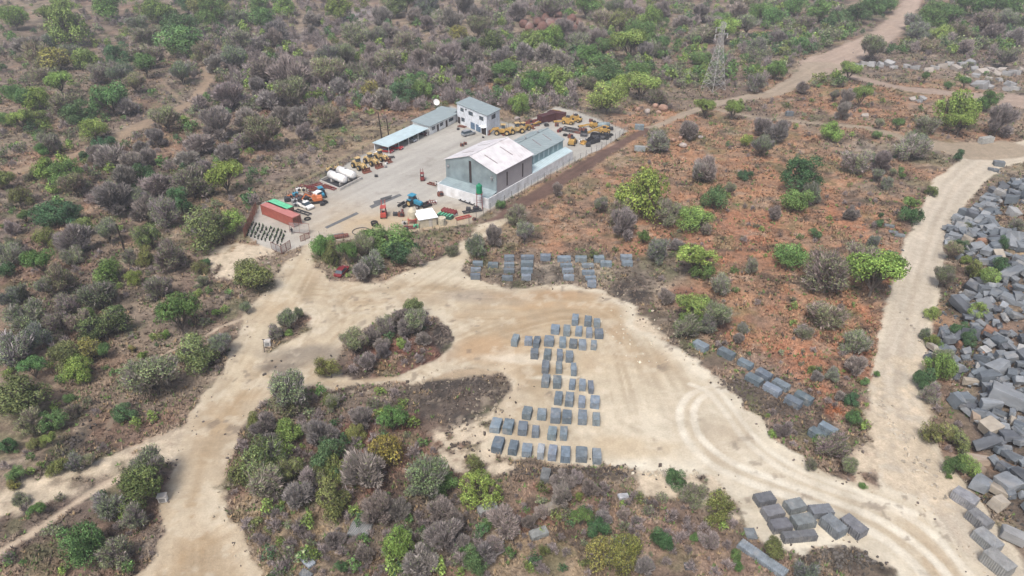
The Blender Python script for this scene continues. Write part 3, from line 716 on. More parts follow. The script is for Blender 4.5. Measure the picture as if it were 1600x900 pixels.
REG = dict(a=(0,0,3), b=(400,0,3.75), c=(800,0,3), d=(1200,0,3.75), e=(0,300,3), f=(0,600,3), g=(380,600,3), h=(760,640,3.4625), i=(1120,720,5), j=(1060,500,4.5), k=(1360,240,3.75), l=(1360,460,3.75), m=(1360,660,3.75), n=(380,380,3.214), z=(0,0,1))
TREES = {
'a': "70,100,100,G 290,45,90,G 235,85,90,G 320,150,170,G 515,35,140,T 625,60,50,G 735,50,130,G 990,45,140,O 1000,95,110,T 880,30,80,D 835,130,150,D 845,200,170,T 690,175,110,M 640,110,80,M 570,275,110,D 505,320,90,M 700,270,130,M 680,325,100,T 715,400,70,T 850,360,90,M 570,365,100,M 395,285,100,G 260,285,120,Y 180,280,110,M 125,220,120,B 190,210,100,M 340,280,90,M 280,400,110,G 120,490,80,T 160,470,120,G 100,580,90,G 340,510,150,M 520,485,150,T 600,500,100,B 380,545,120,D 440,610,110,G 490,690,90,D 400,745,50,D 455,745,70,B 540,750,130,B 630,780,110,B 230,800,120,G 320,840,120,T 350,885,100,M 670,850,100,D 740,870,130,B 870,760,110,B 920,680,120,B 1015,600,130,B 1160,650,130,M 1150,560,120,B 1080,460,130,B 1060,735,100,B 1035,690,70,D 1060,860,140,G 900,870,160,M 1010,310,80,B 960,265,90,M 1100,300,110,M 1120,200,110,M 440,95,60,T 780,580,110,M 660,700,60,B 735,660,80,B 950,800,90,B 20,850,90,O 225,690,90,M 140,830,50,M 60,450,80,T 40,40,70,T 130,390,60,D 210,360,90,M 95,180,60,T 20,110,60,M 455,200,50,T 450,360,90,M 630,400,90,M 1100,100,90,M 30,560,80,T 690,740,80,B 590,860,110,B 830,70,70,G 200,720,50,T 1190,720,70,O 170,560,80,O",
'b': "20,40,110,T 40,115,150,T 165,45,120,G 480,65,130,G 665,110,80,T 120,185,150,B 235,200,90,Y 110,235,100,B 20,255,110,B 380,280,70,M 510,185,90,Y 600,200,160,M 480,225,90,M 695,230,120,M 780,200,120,B 820,45,130,O 880,25,110,T 990,195,90,M 1190,215,100,Y 1310,190,120,M 1420,60,90,Y 1390,260,150,O 1230,60,110,B 1080,95,110,M 1000,65,120,M 530,340,120,M 425,360,130,M 700,380,90,B 800,360,160,M 880,330,60,G 430,465,180,M 200,450,180,B 60,420,170,B 300,400,110,B 610,410,120,M 815,435,80,M 950,460,100,T 1005,425,90,G 855,475,90,T 110,500,90,M 220,580,160,M 80,590,140,B 500,530,100,B 550,585,90,G 660,530,120,Y 870,560,150,D 970,550,110,G 745,590,110,B 1190,560,60,G 1250,535,90,Y 1425,500,50,G 1480,530,50,G 1425,560,50,T 1460,430,130,T 420,700,140,M 600,740,90,M 250,700,110,B 50,820,170,M 290,780,90,B 150,690,120,B 310,260,60,M 890,250,130,M 1130,330,140,B 1280,340,130,B 1030,300,100,M 1180,440,120,B 1320,430,120,B 1000,150,80,B 1150,130,120,B 1300,100,120,B 740,130,110,B 600,90,90,M 930,100,100,B 340,200,80,B 780,60,70,G 1060,390,110,B 950,340,110,B 690,300,90,B 1220,250,100,M 1450,330,110,B 20,540,110,B 330,110,100,B",
'c': "345,40,110,T 440,110,110,M 510,115,110,O 640,90,110,G 785,65,50,T 755,130,70,G 550,220,150,G 610,165,120,T 740,180,70,T 700,195,80,T 90,215,100,G 180,195,110,G 425,240,80,T 360,290,110,T 440,345,140,D 310,225,100,M 160,265,130,B 30,340,70,M 115,330,110,M 200,385,110,G 110,410,100,T 35,505,80,G 95,485,60,M 450,475,150,G 450,425,100,T 510,400,100,G 605,420,130,G 595,340,90,T 680,450,90,M 710,365,60,T 895,275,90,T 1000,160,110,G 900,155,110,M 1010,290,50,T 1100,170,60,T 1100,130,90,M 1150,235,80,M 825,410,60,T 905,515,90,G 1035,530,80,G 690,655,90,M 825,615,90,B 870,835,50,T 905,805,110,B 1140,610,60,T 1100,670,50,G 1180,605,80,B 1145,400,80,M 700,235,80,M 1135,330,40,T 945,110,80,M 1090,35,90,M 880,70,80,B 980,90,80,T 560,60,110,B 700,50,90,B 480,60,90,M 400,200,80,B 240,150,100,B 60,260,100,B 230,300,90,B 360,380,80,M 780,280,70,M 620,260,80,B 180,60,100,M 1050,60,90,B 820,330,60,M 1020,235,70,M 330,160,90,B 790,110,80,B 1170,60,90,T 20,60,90,B",
'd': "45,430,100,T 140,370,80,M 180,265,100,T 475,330,90,M 610,310,130,M 475,430,110,G 770,420,80,T 870,420,90,G 690,480,70,G 1005,460,60,T 575,530,80,G 700,540,80,G 285,590,90,M 385,575,50,M 455,600,80,B 540,590,100,G 1100,650,210,G 1125,740,140,G 940,745,130,M 900,690,70,M 1290,615,100,T 35,660,80,G 375,780,110,G 505,790,80,O 635,795,50,T 760,745,60,T 650,740,50,M 850,855,130,M 50,790,120,B 200,520,70,B 440,670,80,B 1350,730,150,B 1480,680,80,M 40,100,120,T 160,40,120,T 300,80,130,T 420,110,120,D 520,90,130,D 600,60,130,T 680,30,120,T 230,150,110,M 320,170,90,M 400,205,80,M 550,150,90,M 480,190,60,T 565,230,60,T 1000,60,130,T 960,120,140,T 1060,120,130,T 880,190,110,M 1020,200,110,G 1160,50,140,T 1280,50,130,T 1400,60,130,T 1120,190,120,M 1250,130,130,M 1380,140,120,M 1470,120,110,M 800,310,90,M 900,330,90,M 1050,335,90,T 950,260,100,M 1370,300,90,T 1390,360,100,M 1430,330,70,T 740,310,80,G 990,270,60,G 1210,240,90,M 850,130,100,M 1450,230,100,B 1320,200,110,B 70,230,90,B 1160,280,90,B 620,120,80,M 1150,500,50,T 1060,500,50,T 920,470,50,T",
'e': "90,40,80,O 240,100,150,D 330,110,110,D 120,125,50,T 65,240,60,M 380,170,90,O 205,225,90,O 350,240,130,B 510,215,90,M 345,300,90,M 200,350,120,T 45,310,120,M 20,375,80,D 545,55,150,B 680,95,130,B 650,60,80,M 785,125,110,M 665,185,80,M 705,225,110,O 850,70,100,D 850,55,80,T 945,175,200,O 1085,155,100,G 805,325,130,M 695,305,90,O 500,380,120,G 625,410,70,G 750,460,110,M 545,550,50,D 445,480,150,M 225,465,80,M 290,435,110,M 300,550,110,M 130,585,150,M 45,505,80,M 85,475,80,M 285,640,110,M 370,620,90,M 485,635,170,O 425,755,100,Y 500,765,60,T 70,750,160,M 300,795,130,O 160,850,100,T 370,850,120,G 845,610,170,T 715,680,30,G 775,670,40,G 895,760,190,O 1040,740,90,M 720,885,210,M 960,330,45,D 930,365,60,O 930,475,35,G 955,425,50,M 1015,577,40,G 675,780,40,G 620,740,30,Y 1155,555,50,M 400,580,70,G 60,180,60,B 180,700,110,M 610,320,60,M",
'f': "110,70,220,O 320,68,45,T 240,180,110,T 150,195,110,M 170,290,60,O 240,275,60,G 350,130,60,M 580,140,90,D 20,290,90,D 265,395,75,O 345,385,80,M 415,370,60,M 85,435,70,T 700,430,140,M 640,500,190,O 520,570,130,M 175,605,65,T 100,540,70,M 380,770,180,T 545,800,130,M 630,640,100,M 1160,440,150,O 60,480,50,Y",
'g': "80,400,180,O 70,480,170,M 225,80,170,M 425,100,70,M 215,225,110,G 235,410,100,O 370,250,130,B 320,230,90,B 530,240,80,O 700,190,115,T 680,310,160,Y 410,360,150,D 455,400,120,O 370,440,100,O 395,555,170,O 580,420,180,B 250,535,130,B 320,450,100,B 735,780,130,G 740,730,90,T 870,500,180,M 1110,505,160,G 640,600,150,B 730,590,110,B 950,735,150,B 830,830,150,B 1080,850,110,D 1150,800,120,B 460,855,55,D 580,805,80,B 1080,385,90,O 920,610,110,B 1140,660,60,T 990,650,90,B 700,790,80,B 430,740,90,B 560,180,90,B 100,200,110,B 130,280,90,B 950,480,110,T 1020,740,80,B 60,180,80,O",
'h': "95,630,160,B 410,385,120,B 410,480,120,B 385,400,40,G 510,610,100,T 600,640,110,D 625,590,80,B 1245,530,160,O 940,720,110,D 620,790,150,Y 760,770,160,Y 720,850,150,Y 1030,390,100,D 1115,480,120,M 1125,705,45,T 1205,715,100,B 20,640,50,T 40,760,110,B 740,560,70,B 500,470,40,G 240,620,80,B 320,770,60,O 560,440,90,B 480,370,80,B 300,560,80,B 860,860,100,B",
'i': "740,50,80,M 1030,70,130,M 460,700,160,O 150,740,90,T 155,840,80,T 690,870,180,M 1145,195,60,T",
'j': "60,60,170,M 100,10,150,G 190,50,120,M 880,85,100,M 1250,190,180,M 1240,340,140,B 940,355,55,G 970,410,80,B 1080,395,90,M 1390,390,40,T 1220,560,100,D 1140,545,80,B 1220,715,100,T 740,775,120,B 660,800,60,G 1080,890,200,M 1310,450,50,T 420,130,80,B 460,60,80,M",
'k': "30,30,70,D 235,370,110,D 230,315,90,G 520,20,55,D 40,140,70,M 95,190,60,M 175,100,35,T 185,140,35,T 130,120,40,M 470,595,90,M 525,565,80,D 560,630,50,G 600,690,110,O 690,740,100,G 770,655,100,D 415,745,110,M 770,540,60,D 860,430,70,M 30,530,80,M 50,410,50,D 60,365,30,D",
'l': "360,110,80,G 530,215,85,D 575,275,80,D 360,270,70,G 400,435,150,G 420,400,110,M 320,515,110,D 345,600,100,M 400,830,140,O 500,850,140,O 635,100,90,G 410,310,50,T 330,240,70,M",
'm': "560,275,110,G 500,270,110,T 600,290,70,G 460,320,30,G",
'n': "400,20,110,T 450,60,100,O 525,80,95,T 600,50,100,M 640,100,110,M 650,-20,150,T 760,-15,190,T 790,40,150,D 720,30,110,T 850,80,90,M 855,345,90,O 870,430,110,M 820,440,90,B 715,440,90,M 555,520,120,M 800,390,90,B 640,480,90,B 620,600,90,B 435,640,110,O 235,800,150,M 440,800,75,O 280,370,50,M 230,410,90,M 165,455,70,M 230,450,35,G 900,490,70,B 790,510,45,G 690,520,80,B 590,150,90,B 700,560,70,B",
'z': "398,430,56,O 1005,305,75,G 985,312,35,G 1117,312,38,D 1098,272,30,B 1083,342,45,G 1042,340,35,M 972,335,38,M 972,358,36,B 938,325,22,M 1085,413,50,G 1095,422,35,T 1033,398,35,M 1082,490,45,G 1120,500,40,M 1240,400,50,T 1292,437,60,M 1365,440,68,G 1345,415,55,M 1380,418,45,T 1288,487,55,M 1255,282,50,D 1245,312,45,T 1270,305,30,M 1300,208,20,G 1425,232,45,M 1335,255,38,M 1378,258,28,B 1075,206,26,B 1165,275,18,D 1275,365,18,D 1255,520,22,M 1120,448,30,M 745,385,34,M 807,342,28,M 782,322,14,T 820,372,26,M 705,392,20,M 1030,225,34,M 1040,465,24,B 1060,385,22,B 1175,420,20,M 1330,335,22,B 1190,235,30,M 1210,335,22,B 1005,375,18,T 1140,300,16,M 870,300,16,B 1100,360,20,M 1455,300,16,O 1510,355,14,O 770,375,26,B 610,295,0,B 930,400,14,O 1500,705,0,B",
}
items = []
for rk, txt in TREES.items():
    x0_, y0_, s_ = REG[rk]
    for t_ in txt.split():
        a, b_, w_, k_ = t_.split(',')
        if float(w_) <= 0: continue
        items.append((x0_ + float(a) / s_, y0_ + float(b_) / s_, float(w_) / s_, k_))
def wm(it): return it[2] * 1.16 / pxm(*flat_px(it[0], it[1]))
green = sorted([i for i in items if i[3] != 'B'], key=lambda i: -i[2] * i[2]); bare_ = [i for i in items if i[3] == 'B']
shrubs = [i for i in green if wm(i) < 4.6][:250]; green = [i for i in green if wm(i) >= 4.6][:250]; extra = []
print('TREES', len(green), len(shrubs), len(bare_))
SIZE = lambda w_: 'small' if w_ < 24 else ('medium' if w_ < 40 else 'large')
def spot(px, py, wpx):
    X, Y, Z = G(px, py, 0); wd = wpx / pxm(X, Y, Z)
    for _ in range(3):
        X, Y, Z = G(px, py, wd * .33); wd = wpx / pxm(X, Y, Z)
    return X, Y, Z, wd
PLACED = []
LIFT = {(i[0], i[1]) for i in items if i[3] in 'GTM' and any(math.hypot(i[0] - a, i[1] - b) < 5 for a, b in ((1102, 171), (1145, 177), (1209, 176), (517, 590), (1384, 156), (1303, 153), (1344, 155), (949, 128), (100, 193), (237, 594), (438, 628), (1325, 113)))}
def plant(lst, nm, cat, grp, noun):
    tmp = [(i[0], i[1], f"{SIZE(i[2])} {KIND[i[3]]['d']} {noun}") for i in lst]
    labs = autolabel(tmp)
    for it, lab in zip(lst, labs):
        X, Y, Z, wd = spot(it[0], it[1], it[2] * 1.24)
        cm, tm = PROTO[it[3]][rnd.randrange(len(PROTO[it[3]]))] if (it[0], it[1]) not in LIFT else PROTO[it[3]][3]
        o = thing(nm, lab, cat, (X, Y, Z - .05), rnd.uniform(0, 6.28), grp)
        hgt = rnd.uniform(1.0, 1.28) * (1.0 if wd < 8 else .85)
        an_ = rnd.uniform(.86, 1.16); o.scale = (wd * 1.06 * an_, wd * 1.06 / an_, wd * hgt)
        t = bpy.data.objects.new('trunk', tm); c = bpy.data.objects.new('crown', cm)
        for q in (t, c): C.objects.link(q); q.parent = o
        b_ = rnd.uniform(.78, 1.22)
        tv = .05 if it[3] == 'B' else .12; c.color = (b_ * rnd.uniform(1 - tv, 1 + tv), b_, b_ * rnd.uniform(1 - tv, 1 + tv), 1)
        PLACED.append((X, Y, wd))
LANDTREE = {}
plant(green, 'tree', 'tree', 'green trees and bushes of the bushveld', 'tree')
plant(shrubs, 'bush', 'bush', 'green shrubs of the bushveld', 'bush')
plant(bare_, 'bare_tree', 'bare tree', 'leafless grey trees and bushes', 'tree')

# countless small scrub between them: one mass
def scrub_mass():
    r = np.random.default_rng(77)
    zones = [  # px box, number, bare share, mean width m
     (0,0,420,330,470,.34,3.6),(0,0,420,90,260,.3,4.6),(500,480,712,592,60,.6,2.2),(300,0,900,175,2000,.74,5.4),(400,120,560,260,60,.7,2.6),(780,0,1320,140,1200,.30,5.2),(1180,0,1620,90,560,.22,5.4),(930,60,1260,175,110,.4,2.6),(1380,60,1620,135,60,.5,3),
     (0,300,380,600,190,.5,2.0),(0,600,260,900,110,.4,1.7),(350,610,760,900,420,.62,2.1),(700,740,1180,900,220,.6,1.8),(930,170,1480,560,260,.55,1.6),(1100,550,1380,720,90,.5,1.5),(480,500,700,580,40,.7,1.8),
     (500,380,720,440,35,.5,1.8),(1440,560,1520,760,25,.5,1.5),(200,150,700,240,120,.5,2.2),(1180,90,1620,230,120,.5,2.0),(1470,290,1620,480,50,.3,1.2)]
    OXY = flat_px(858, 44); placed = np.array(PLACED); Vs = []; Fs = []; Cs = []; n0 = 0; cnt = 0
    lib = {}
    for kk in 'GTDOMBY':
        for v in range(3):
            L, V, F, Cc, TW = crown_arrays(900 + ord(kk) + v, 0 if kk == 'B' else (330 if kk != 'M' else 200), 420 if kk == 'B' else (220 if kk == 'M' else 40), .06, .85)
            vv = list(V); cc = [c * np.array(KIND[kk]['c']) for c in Cc]
            for q in TW:
                q = q.copy(); mid = (q[:, 0] + q[:, 1]) / 2; q[:, 0] = mid + (q[:, 0] - mid) * 2.2; q[:, 1] = mid + (q[:, 1] - mid) * 2.2
                vv.append(q.reshape(-1, 3)); cc.append(np.repeat(r.uniform(.55, 1.35, (len(q), 1)) * np.array((.29, .25, .245)), 4, 0))
            lib[kk, v] = (np.concatenate(vv), np.concatenate(cc))
    cand = []
    for (ax, ay, bx, by, n, bs, mw) in zones:
        for _ in range(n):
            py = r.uniform(ay, by)
            cand.append((r.uniform(ax, bx), py, 'B' if r.random() < bs else 'GGTTDOMMMM'[r.integers(0, 10)], mw * r.uniform(.4, 1.4)))
    for (a, b_, w_, k_) in extra: cand.append((a, b_, k_, None))
    XY = np.array([flat_px(c[0], c[1]) for c in cand])
    gcl, gvg = ground_colour(XY[:, 0], XY[:, 1])
    tr_f = [np.minimum.reduce([line_field(XY, L)[0] for L, _c, _e in ROADS])]
    tr_f[0] = np.maximum(tr_f[0], 0)
    for ii, (c, (X, Y), vg) in enumerate(zip(cand, XY, gvg)):
        if vg < .9: continue
        if abs(X - OXY[0]) < 19 and abs(Y - OXY[1] + 4) < 20: continue
        if X > np.interp(Y, PEY, PEX) + 1 and 55 < Y < 165 and r.random() < .75: continue
        wd = c[3] if c[3] else c_w(c, extra)
        if any(abs(f_[0][m_]) < wd * .45 + .6 for f_, m_ in ((tr_f, ii),)): continue
        dd = np.hypot(placed[:, 0] - X, placed[:, 1] - Y) / (placed[:, 2] * .5 + wd * .3)
        if c[3] and dd.min() < .62: continue
        V, cc = lib[c[2], r.integers(0, 3)]
        a = r.uniform(0, 6.28); ca, sa = math.cos(a), math.sin(a); s = wd; sz = wd * r.uniform(.85, 1.25)
        q = np.stack([(V[:, 0] * ca - V[:, 1] * sa) * s + X, (V[:, 0] * sa + V[:, 1] * ca) * s + Y, V[:, 2] * sz + hz(X, Y) - .05], 1)
        Vs.append(q); Cs.append(cc * r.uniform(.75, 1.25)); Fs.append(np.arange(len(V)).reshape(-1, 4) + n0); n0 += len(V); cnt += 1
    print('SCRUB', cnt, n0)
    me = np_mesh('bush_undergrowth', np.concatenate(Vs), np.concatenate(Fs), LEAF, np.concatenate(Cs))
    o = bpy.data.objects.new('bush_undergrowth', me); C.objects.link(o)
    tag(o, 'countless small scrub bushes filling the slopes between the larger trees', 'undergrowth', kind='stuff')
def c_w(c, ex):
    for e in ex:
        if e[0] == c[0] and e[1] == c[1]:
            return e[2] / pxm(*flat_px(e[0], e[1]))
    return 2.0
scrub_mass()

def grass_mass():
    """dry grass tufts, weeds and litter over all unworked ground"""
    r = np.random.default_rng(5)
    n = 260000
    u = r.uniform(-.86, .86, n); Y = 44 * (330 / 44) ** (r.uniform(0, 1, n) ** .85); X = u * np.maximum(Y, 80)
    gcl, gvg = ground_colour(X, Y)
    k = (gvg > .75) & (r.random(n) < np.clip(1.9 * fbm(X, Y, 1 / 6, 700, 4) - .45, .05, 1)); X, Y, gcl = X[k], Y[k], gcl[k]; n = len(X)
    Z = height(X, Y); nb = 4
    sc_ = (.22 + .38 * r.random(n)) * (1 + Y / 300)
    P = np.stack([X, Y, Z], 1)
    br = (.86 + .34 * r.random(n)); tintk = r.random(n)
    col = gcl * br[:, None]
    g = tintk < .10; col[g] = np.array((.10, .16, .05)) * br[g, None]
    g = (tintk > .9); col[g] = np.array((.27, .20, .12)) * br[g, None]
    g = (tintk > .80) & (tintk < .88); col[g] = np.array((.07, .055, .05)) * br[g, None]
    V = []; Cl = []
    for b_ in range(nb):
        a = r.uniform(0, 6.28, n); d = np.stack([np.cos(a), np.sin(a), np.zeros(n)], 1); s = np.stack([-np.sin(a), np.cos(a), np.zeros(n)], 1)
        w_ = (sc_ * .22)[:, None]; up = np.array([[0, 0, 1.0]]) * (sc_ * r.uniform(.3, .9, n))[:, None]
        o = P + d * (sc_ * .15)[:, None]
        tri = np.stack([o - s * w_, o + s * w_, o + d * (sc_ * .55)[:, None] + up], 1)
        V.append(tri.reshape(-1, 3)); Cl.append(np.repeat(col * r.uniform(.8, 1.2, (n, 1)), 3, 0))
    V = np.concatenate(V); Cl = np.concatenate(Cl)
    me = np_mesh('dry_grass', V, np.arange(len(V)).reshape(-1, 3), LEAF, np.clip(Cl, 0, .7))
    o = bpy.data.objects.new('dry_grass', me); C.objects.link(o)
    tag(o, 'dry orange and straw coloured grass tufts and weeds on the open ground', 'grass', kind='stuff')
    print('TUFTS', n)
grass_mass()
# ---------------------------------------------------------------- buildings
def V3(p, z=None): return np.array((p[0], p[1], p[2] if z is None else z), float)
class Frame:
    """local axes u (along b) and v (along a) from an origin, for buildings"""
    def __init__(s, o, ang, ang2=None):
        s.o = np.array(o[:2], float); s.u = np.array((math.cos(ang), math.sin(ang))); a2 = ang + math.pi / 2 if ang2 is None else ang2
        s.v = np.array((math.cos(a2), math.sin(a2)))
    def __call__(s, x, y, z=0.0):   # coordinates relative to the origin
        p = s.u * x + s.v * y
        return np.array((p[0], p[1], z))
def wall_between(mb, a, b, z0, z1, t=.2, mi=0):
    a = np.array(a[:2]); b = np.array(b[:2]); d = (b - a) / np.linalg.norm(b - a); n = np.array((-d[1], d[0])) * t / 2
    mb.prism([a - n, b - n, b + n, a + n], z0, z1, mi)
def on_wall(mb, a, b, t0, t1, z0, z1, out=.05, mi=0, n=None):
    """thin panel on wall a->b between fractions t0..t1; outward = right-hand side of a->b"""
    a = np.array(a[:2]); b = np.array(b[:2]); d = (b - a); nn = np.array((d[1], -d[0])) / np.linalg.norm(d) * out
    p, q = a + d * t0, a + d * t1
    mb.prism([p + nn, q + nn, q - nn * .5, p - nn * .5], z0, z1, mi)

# big shed, annex
P2 = flat_px(763, 326)
Fw = Frame(P2, R(54.5))
ware = thing('warehouse', 'tall grey corrugated warehouse with a pale pinkish gabled roof above the white yard wall', 'warehouse', (P2[0], P2[1], 0))
x0, x1, ya, yb, ez, rz_ = 3.9, 20.2, .25, 17.0, 8.2, 11.0
ym = (ya + yb) / 2
def poly_wall(name, pts, m, parent, thick_dir):
    """vertical polygon wall extruded by thick_dir"""
    n = len(pts); mb = MB(); P = [np.array(p) for p in pts]; Q = [p + thick_dir for p in P]
    mb.add(P + Q, [tuple(range(n)), tuple(range(2 * n - 1, n - 1, -1))] + [(i, n + i, n + (i + 1) % n, (i + 1) % n) for i in range(n)])
    return mb.build(name, m, parent)
du = np.array((*Fw.u, 0)); dv = np.array((*Fw.v, 0))
poly_wall('gable_wall', [Fw(x0, ya, 0), Fw(x0, ya, ez), Fw(x0, ym, rz_), Fw(x0, yb, ez), Fw(x0, yb, 0)], galv, ware, du * .2)
poly_wall('gable_wall', [Fw(x1, ya, 0), Fw(x1, ya, ez), Fw(x1, ym, rz_), Fw(x1, yb, ez), Fw(x1, yb, 0)], galv, ware, -du * .2)
poly_wall('side_wall', [Fw(x0 + .2, ya, 0), Fw(x1 - .2, ya, 0), Fw(x1 - .2, ya, ez), Fw(x0 + .2, ya, ez)], mauve, ware, dv * .2)
poly_wall('side_wall', [Fw(x0 + .2, yb, 0), Fw(x1 - .2, yb, 0), Fw(x1 - .2, yb, ez), Fw(x0 + .2, yb, ez)], mauve, ware, -dv * .2)
def gable_roof(parent, F, xa, xb, ya, yb, ez, rz, m, ov=.35, t=.12, strips=(), ridge=None):
    ym = (ya + yb) / 2; k = (rz - ez) / (ym - ya)
    mb = MB()
    mb.quadslab([F(xa - ov, ya - ov, ez - ov * k + .14), F(xb + ov, ya - ov, ez - ov * k + .14), F(xb + ov, ym, rz + .14), F(xa - ov, ym, rz + .14)], t)
    mb.quadslab([F(xa - ov, ym, rz + .14), F(xb + ov, ym, rz + .14), F(xb + ov, yb + ov, ez - ov * k + .14), F(xa - ov, yb + ov, ez - ov * k + .14)], t)
    ro = mb.build('roof', m, parent)
    mb = MB(); mb.beam(F(xa - ov, ym, rz + .18), F(xb + ov, ym, rz + .18), .45, .1); mb.build('ridge_cap', ridge or m, ro)
    for (x, s0, s1, sd_) in strips:
        mb = MB(); h_ = .17
        def P(xx, f):
            y = (ya + (ym - ya) * f) if sd_ == 0 else (yb - (yb - ym) * f)
            return F(xx, y, ez + (rz - ez) * f + .14 + .03)
        q = [P(x - h_, s0), P(x + h_, s0), P(x + h_, s1), P(x - h_, s1)]
        if sd_: q = q[::-1]
        mb.quadslab(q, .06); mb.build('skylight_strip', darkstrip, ro)
    return ro
gable_roof(ware, Fw, x0, x1, ya, yb, ez, rz_, roofpink, strips=((7.6, .28, .78, 0), (14.6, .30, .80, 0), (8.2, .25, .75, 1), (15.2, .25, .75, 1)))
pr = MB(); a = Fw(x0, yb); b = Fw(x0, ya)
pr = MB(); on_wall(pr, a, b, .475, .52, 3.6, 9.6, .06); pr.build('window_slot', slot, ware)
a = Fw(x0, ya); b = Fw(x1, ya)
for t_ in (.285, .72):
    pr = MB(); on_wall(pr, a, b, t_ - .014, t_ + .014, 3.3, 7.1, .05); pr.build('window_slot', slot, ware)
for y_ in (1.6, 16.0):
    pr = MB(); q = Fw(x0 - .25, y_, 6.6); pr.box(q, (.5, .7, .6), (0, 0, R(54.5)), 0, .08); pr.tube(q + (0, 0, .3), q + (0, 0, .75), .12, .12); pr.build('wall_fan', steelp, ware)
# low white wall with its lean-to roof round two sides
L_, W_ = 41.0, 16.9
mb = MB(); Z = 2.75
wall_between(mb, Fw(0, 0), Fw(L_, 0), 0, Z, .24); wall_between(mb, Fw(0, W_ - .12), Fw(0, .12), 0, Z, .24); wall_between(mb, Fw(L_, .12), Fw(L_, 2.4), 0, Z, .24)
wall_between(mb, Fw(.12, W_), Fw(x0 - .1, W_), 0, Z, .24)
mb.build('white_perimeter_wall', white, ware)
leanm = mat('blue_grey_lean_to_sheet', (.25, .315, .335), .5, .15, var=.2, scale=.5, stripes=((.57, -.82, 0), .8, .02))
mb = MB(); mb.quadslab([Fw(.12, .12, Z - .25), Fw(x0, .12, Z + .55), Fw(x0, W_ - .1, Z + .55), Fw(.12, W_ - .1, Z - .25)][::1], .08); mb.build('lean_to_roof', leanm, ware)

ann = thing('storage_shed', 'long lower shed with grey gabled roof and teal walls behind the tall warehouse', 'shed', (P2[0], P2[1], 0))
xa, xb, aya, ayb, aez, arz = 20.45, 39.6, 2.5, 13.6, 6.2, 8.4; aym = (aya + ayb) / 2
poly_wall('side_wall', [Fw(xa, aya, 0), Fw(xb, aya, 0), Fw(xb, aya, aez), Fw(xa, aya, aez)], teal, ann, dv * .2)
poly_wall('side_wall', [Fw(xa, ayb, 0), Fw(xb, ayb, 0), Fw(xb, ayb, aez), Fw(xa, ayb, aez)], teal, ann, -dv * .2)
poly_wall('gable_wall', [Fw(xb, aya + .2, 0), Fw(xb, aya + .2, aez), Fw(xb, aym, arz), Fw(xb, ayb - .2, aez), Fw(xb, ayb - .2, 0)], teal, ann, -du * .2)
ar = gable_roof(ann, Fw, xa + .35, xb, aya, ayb, aez, arz, roofgrey, strips=((24.4, .25, .8, 0), (30.0, .25, .8, 0), (35.4, .25, .8, 0), (29, .25, .8, 1)))
for x_ in (22.5, 28.2, 34.4):
    mb = MB(); q = Fw(x_, aym, arz + .2); mb.tube(q, q + (0, 0, .5), .22, .22, 8); mb.tube(q + (0, 0, .5), q + (0, 0, .75), .36, .1, 8); mb.build('ridge_vent', steelp, ar)
mb = MB(); mb.quadslab([Fw(x1 + .1, -.05, 2.86), Fw(L_, -.05, 2.86), Fw(L_, aya, 3.6), Fw(x1 + .1, aya, 3.6)], .08); mb.build('lean_to_roof', roofblue, ann)
a = Fw(xa, aya); b = Fw(xb, aya)
for i in range(7):
    pr = MB(); on_wall(pr, a, b, .06 + i * .13, .085 + i * .13, 3.9, 6.0, .04); pr.build('translucent_sheet', roofblue, ann)

# generic window / door on a wall
def window(parent, a, b, t0, t1, z0, z1, bars=2, m=glass, name='window'):
    mb = MB(); on_wall(mb, a, b, t0, t1, z0, z1, .06); fr = mb.build(name, wframe if name == 'window' else m, parent)
    if name == 'window':
        mb = MB(); d = t1 - t0; ln = np.linalg.norm(np.array(b[:2]) - np.array(a[:2])); g = .07 / ln
        for i in range(bars):
            p0 = t0 + g + (d - g) * i / bars; mb2 = t0 + (d - g) * (i + 1) / bars
            on_wall(mb, a, b, p0, mb2, z0 + .07, z1 - .07, .09)
        mb.build('pane', m, fr)
    return fr

# two storey office from its measured corners
A_, B_, C_ = np.array(flat_px(715.2, 191.6)), np.array(flat_px(761, 212)), np.array(flat_px(781, 199.6))
B_ = B_; e1 = A_ - B_; e2 = (C_ - B_); D_ = A_ + e2
off = thing('office_building', 'white two-storey office block with grey sloping roof and dark windows', 'office', (B_[0], B_[1], 0))
Lc = lambda p: (p - B_)
hA, hB = 7.3, 7.3; sl = -.9
mb = MB(); zb = [hA, hB, hB + sl, hA + sl]
P = [np.array((*Lc(A_), 0)), np.array((*Lc(B_), 0)), np.array((*Lc(C_), 0)), np.array((*Lc(D_), 0))]
T = [p + (0, 0, z) for p, z in zip(P, [6.5, 6.5, 6.15, 6.15])]
mb.add(P + T, [(0, 1, 5, 4), (1, 2, 6, 5), (2, 3, 7, 6), (3, 0, 4, 7), (4, 5, 6, 7)]); mb.build('wall', mat('pale_blue_white_wall', (.60, .64, .69), .8, dirt=(.45, .46, .46, .35)), off)
cen = (P[0] + P[2]) / 2
mb = MB(); ex = [np.array((*(cen[:2] + (t[:2] - cen[:2]) * 1.06), t[2] + .26)) for t in T]; mb.quadslab(ex, .2); mb.build('roof', roofgrey, off)
a, b, c_, d_ = P
for t_ in (.13, .34, .60, .82)[:4]:
    if t_ in (.13, .34, .60): pass
for t0, t1, z0, z1 in ((.12, .24, 4.5, 5.8), (.40, .55, 4.4, 5.8), (.76, .90, 4.3, 5.7)): window(off, a, b, t0, t1, z0, z1, 3)
for t0, t1, z0, z1 in ((.14, .26, 1.2, 2.6),): window(off, a, b, t0, t1, z0, z1, 3)
for t0, t1 in ((.46, .60), (.64, .79)): 
    mb = MB(); on_wall(mb, a, b, t0, t1, .1, 2.3, .07); mb.build('garage_door', bluep, off)
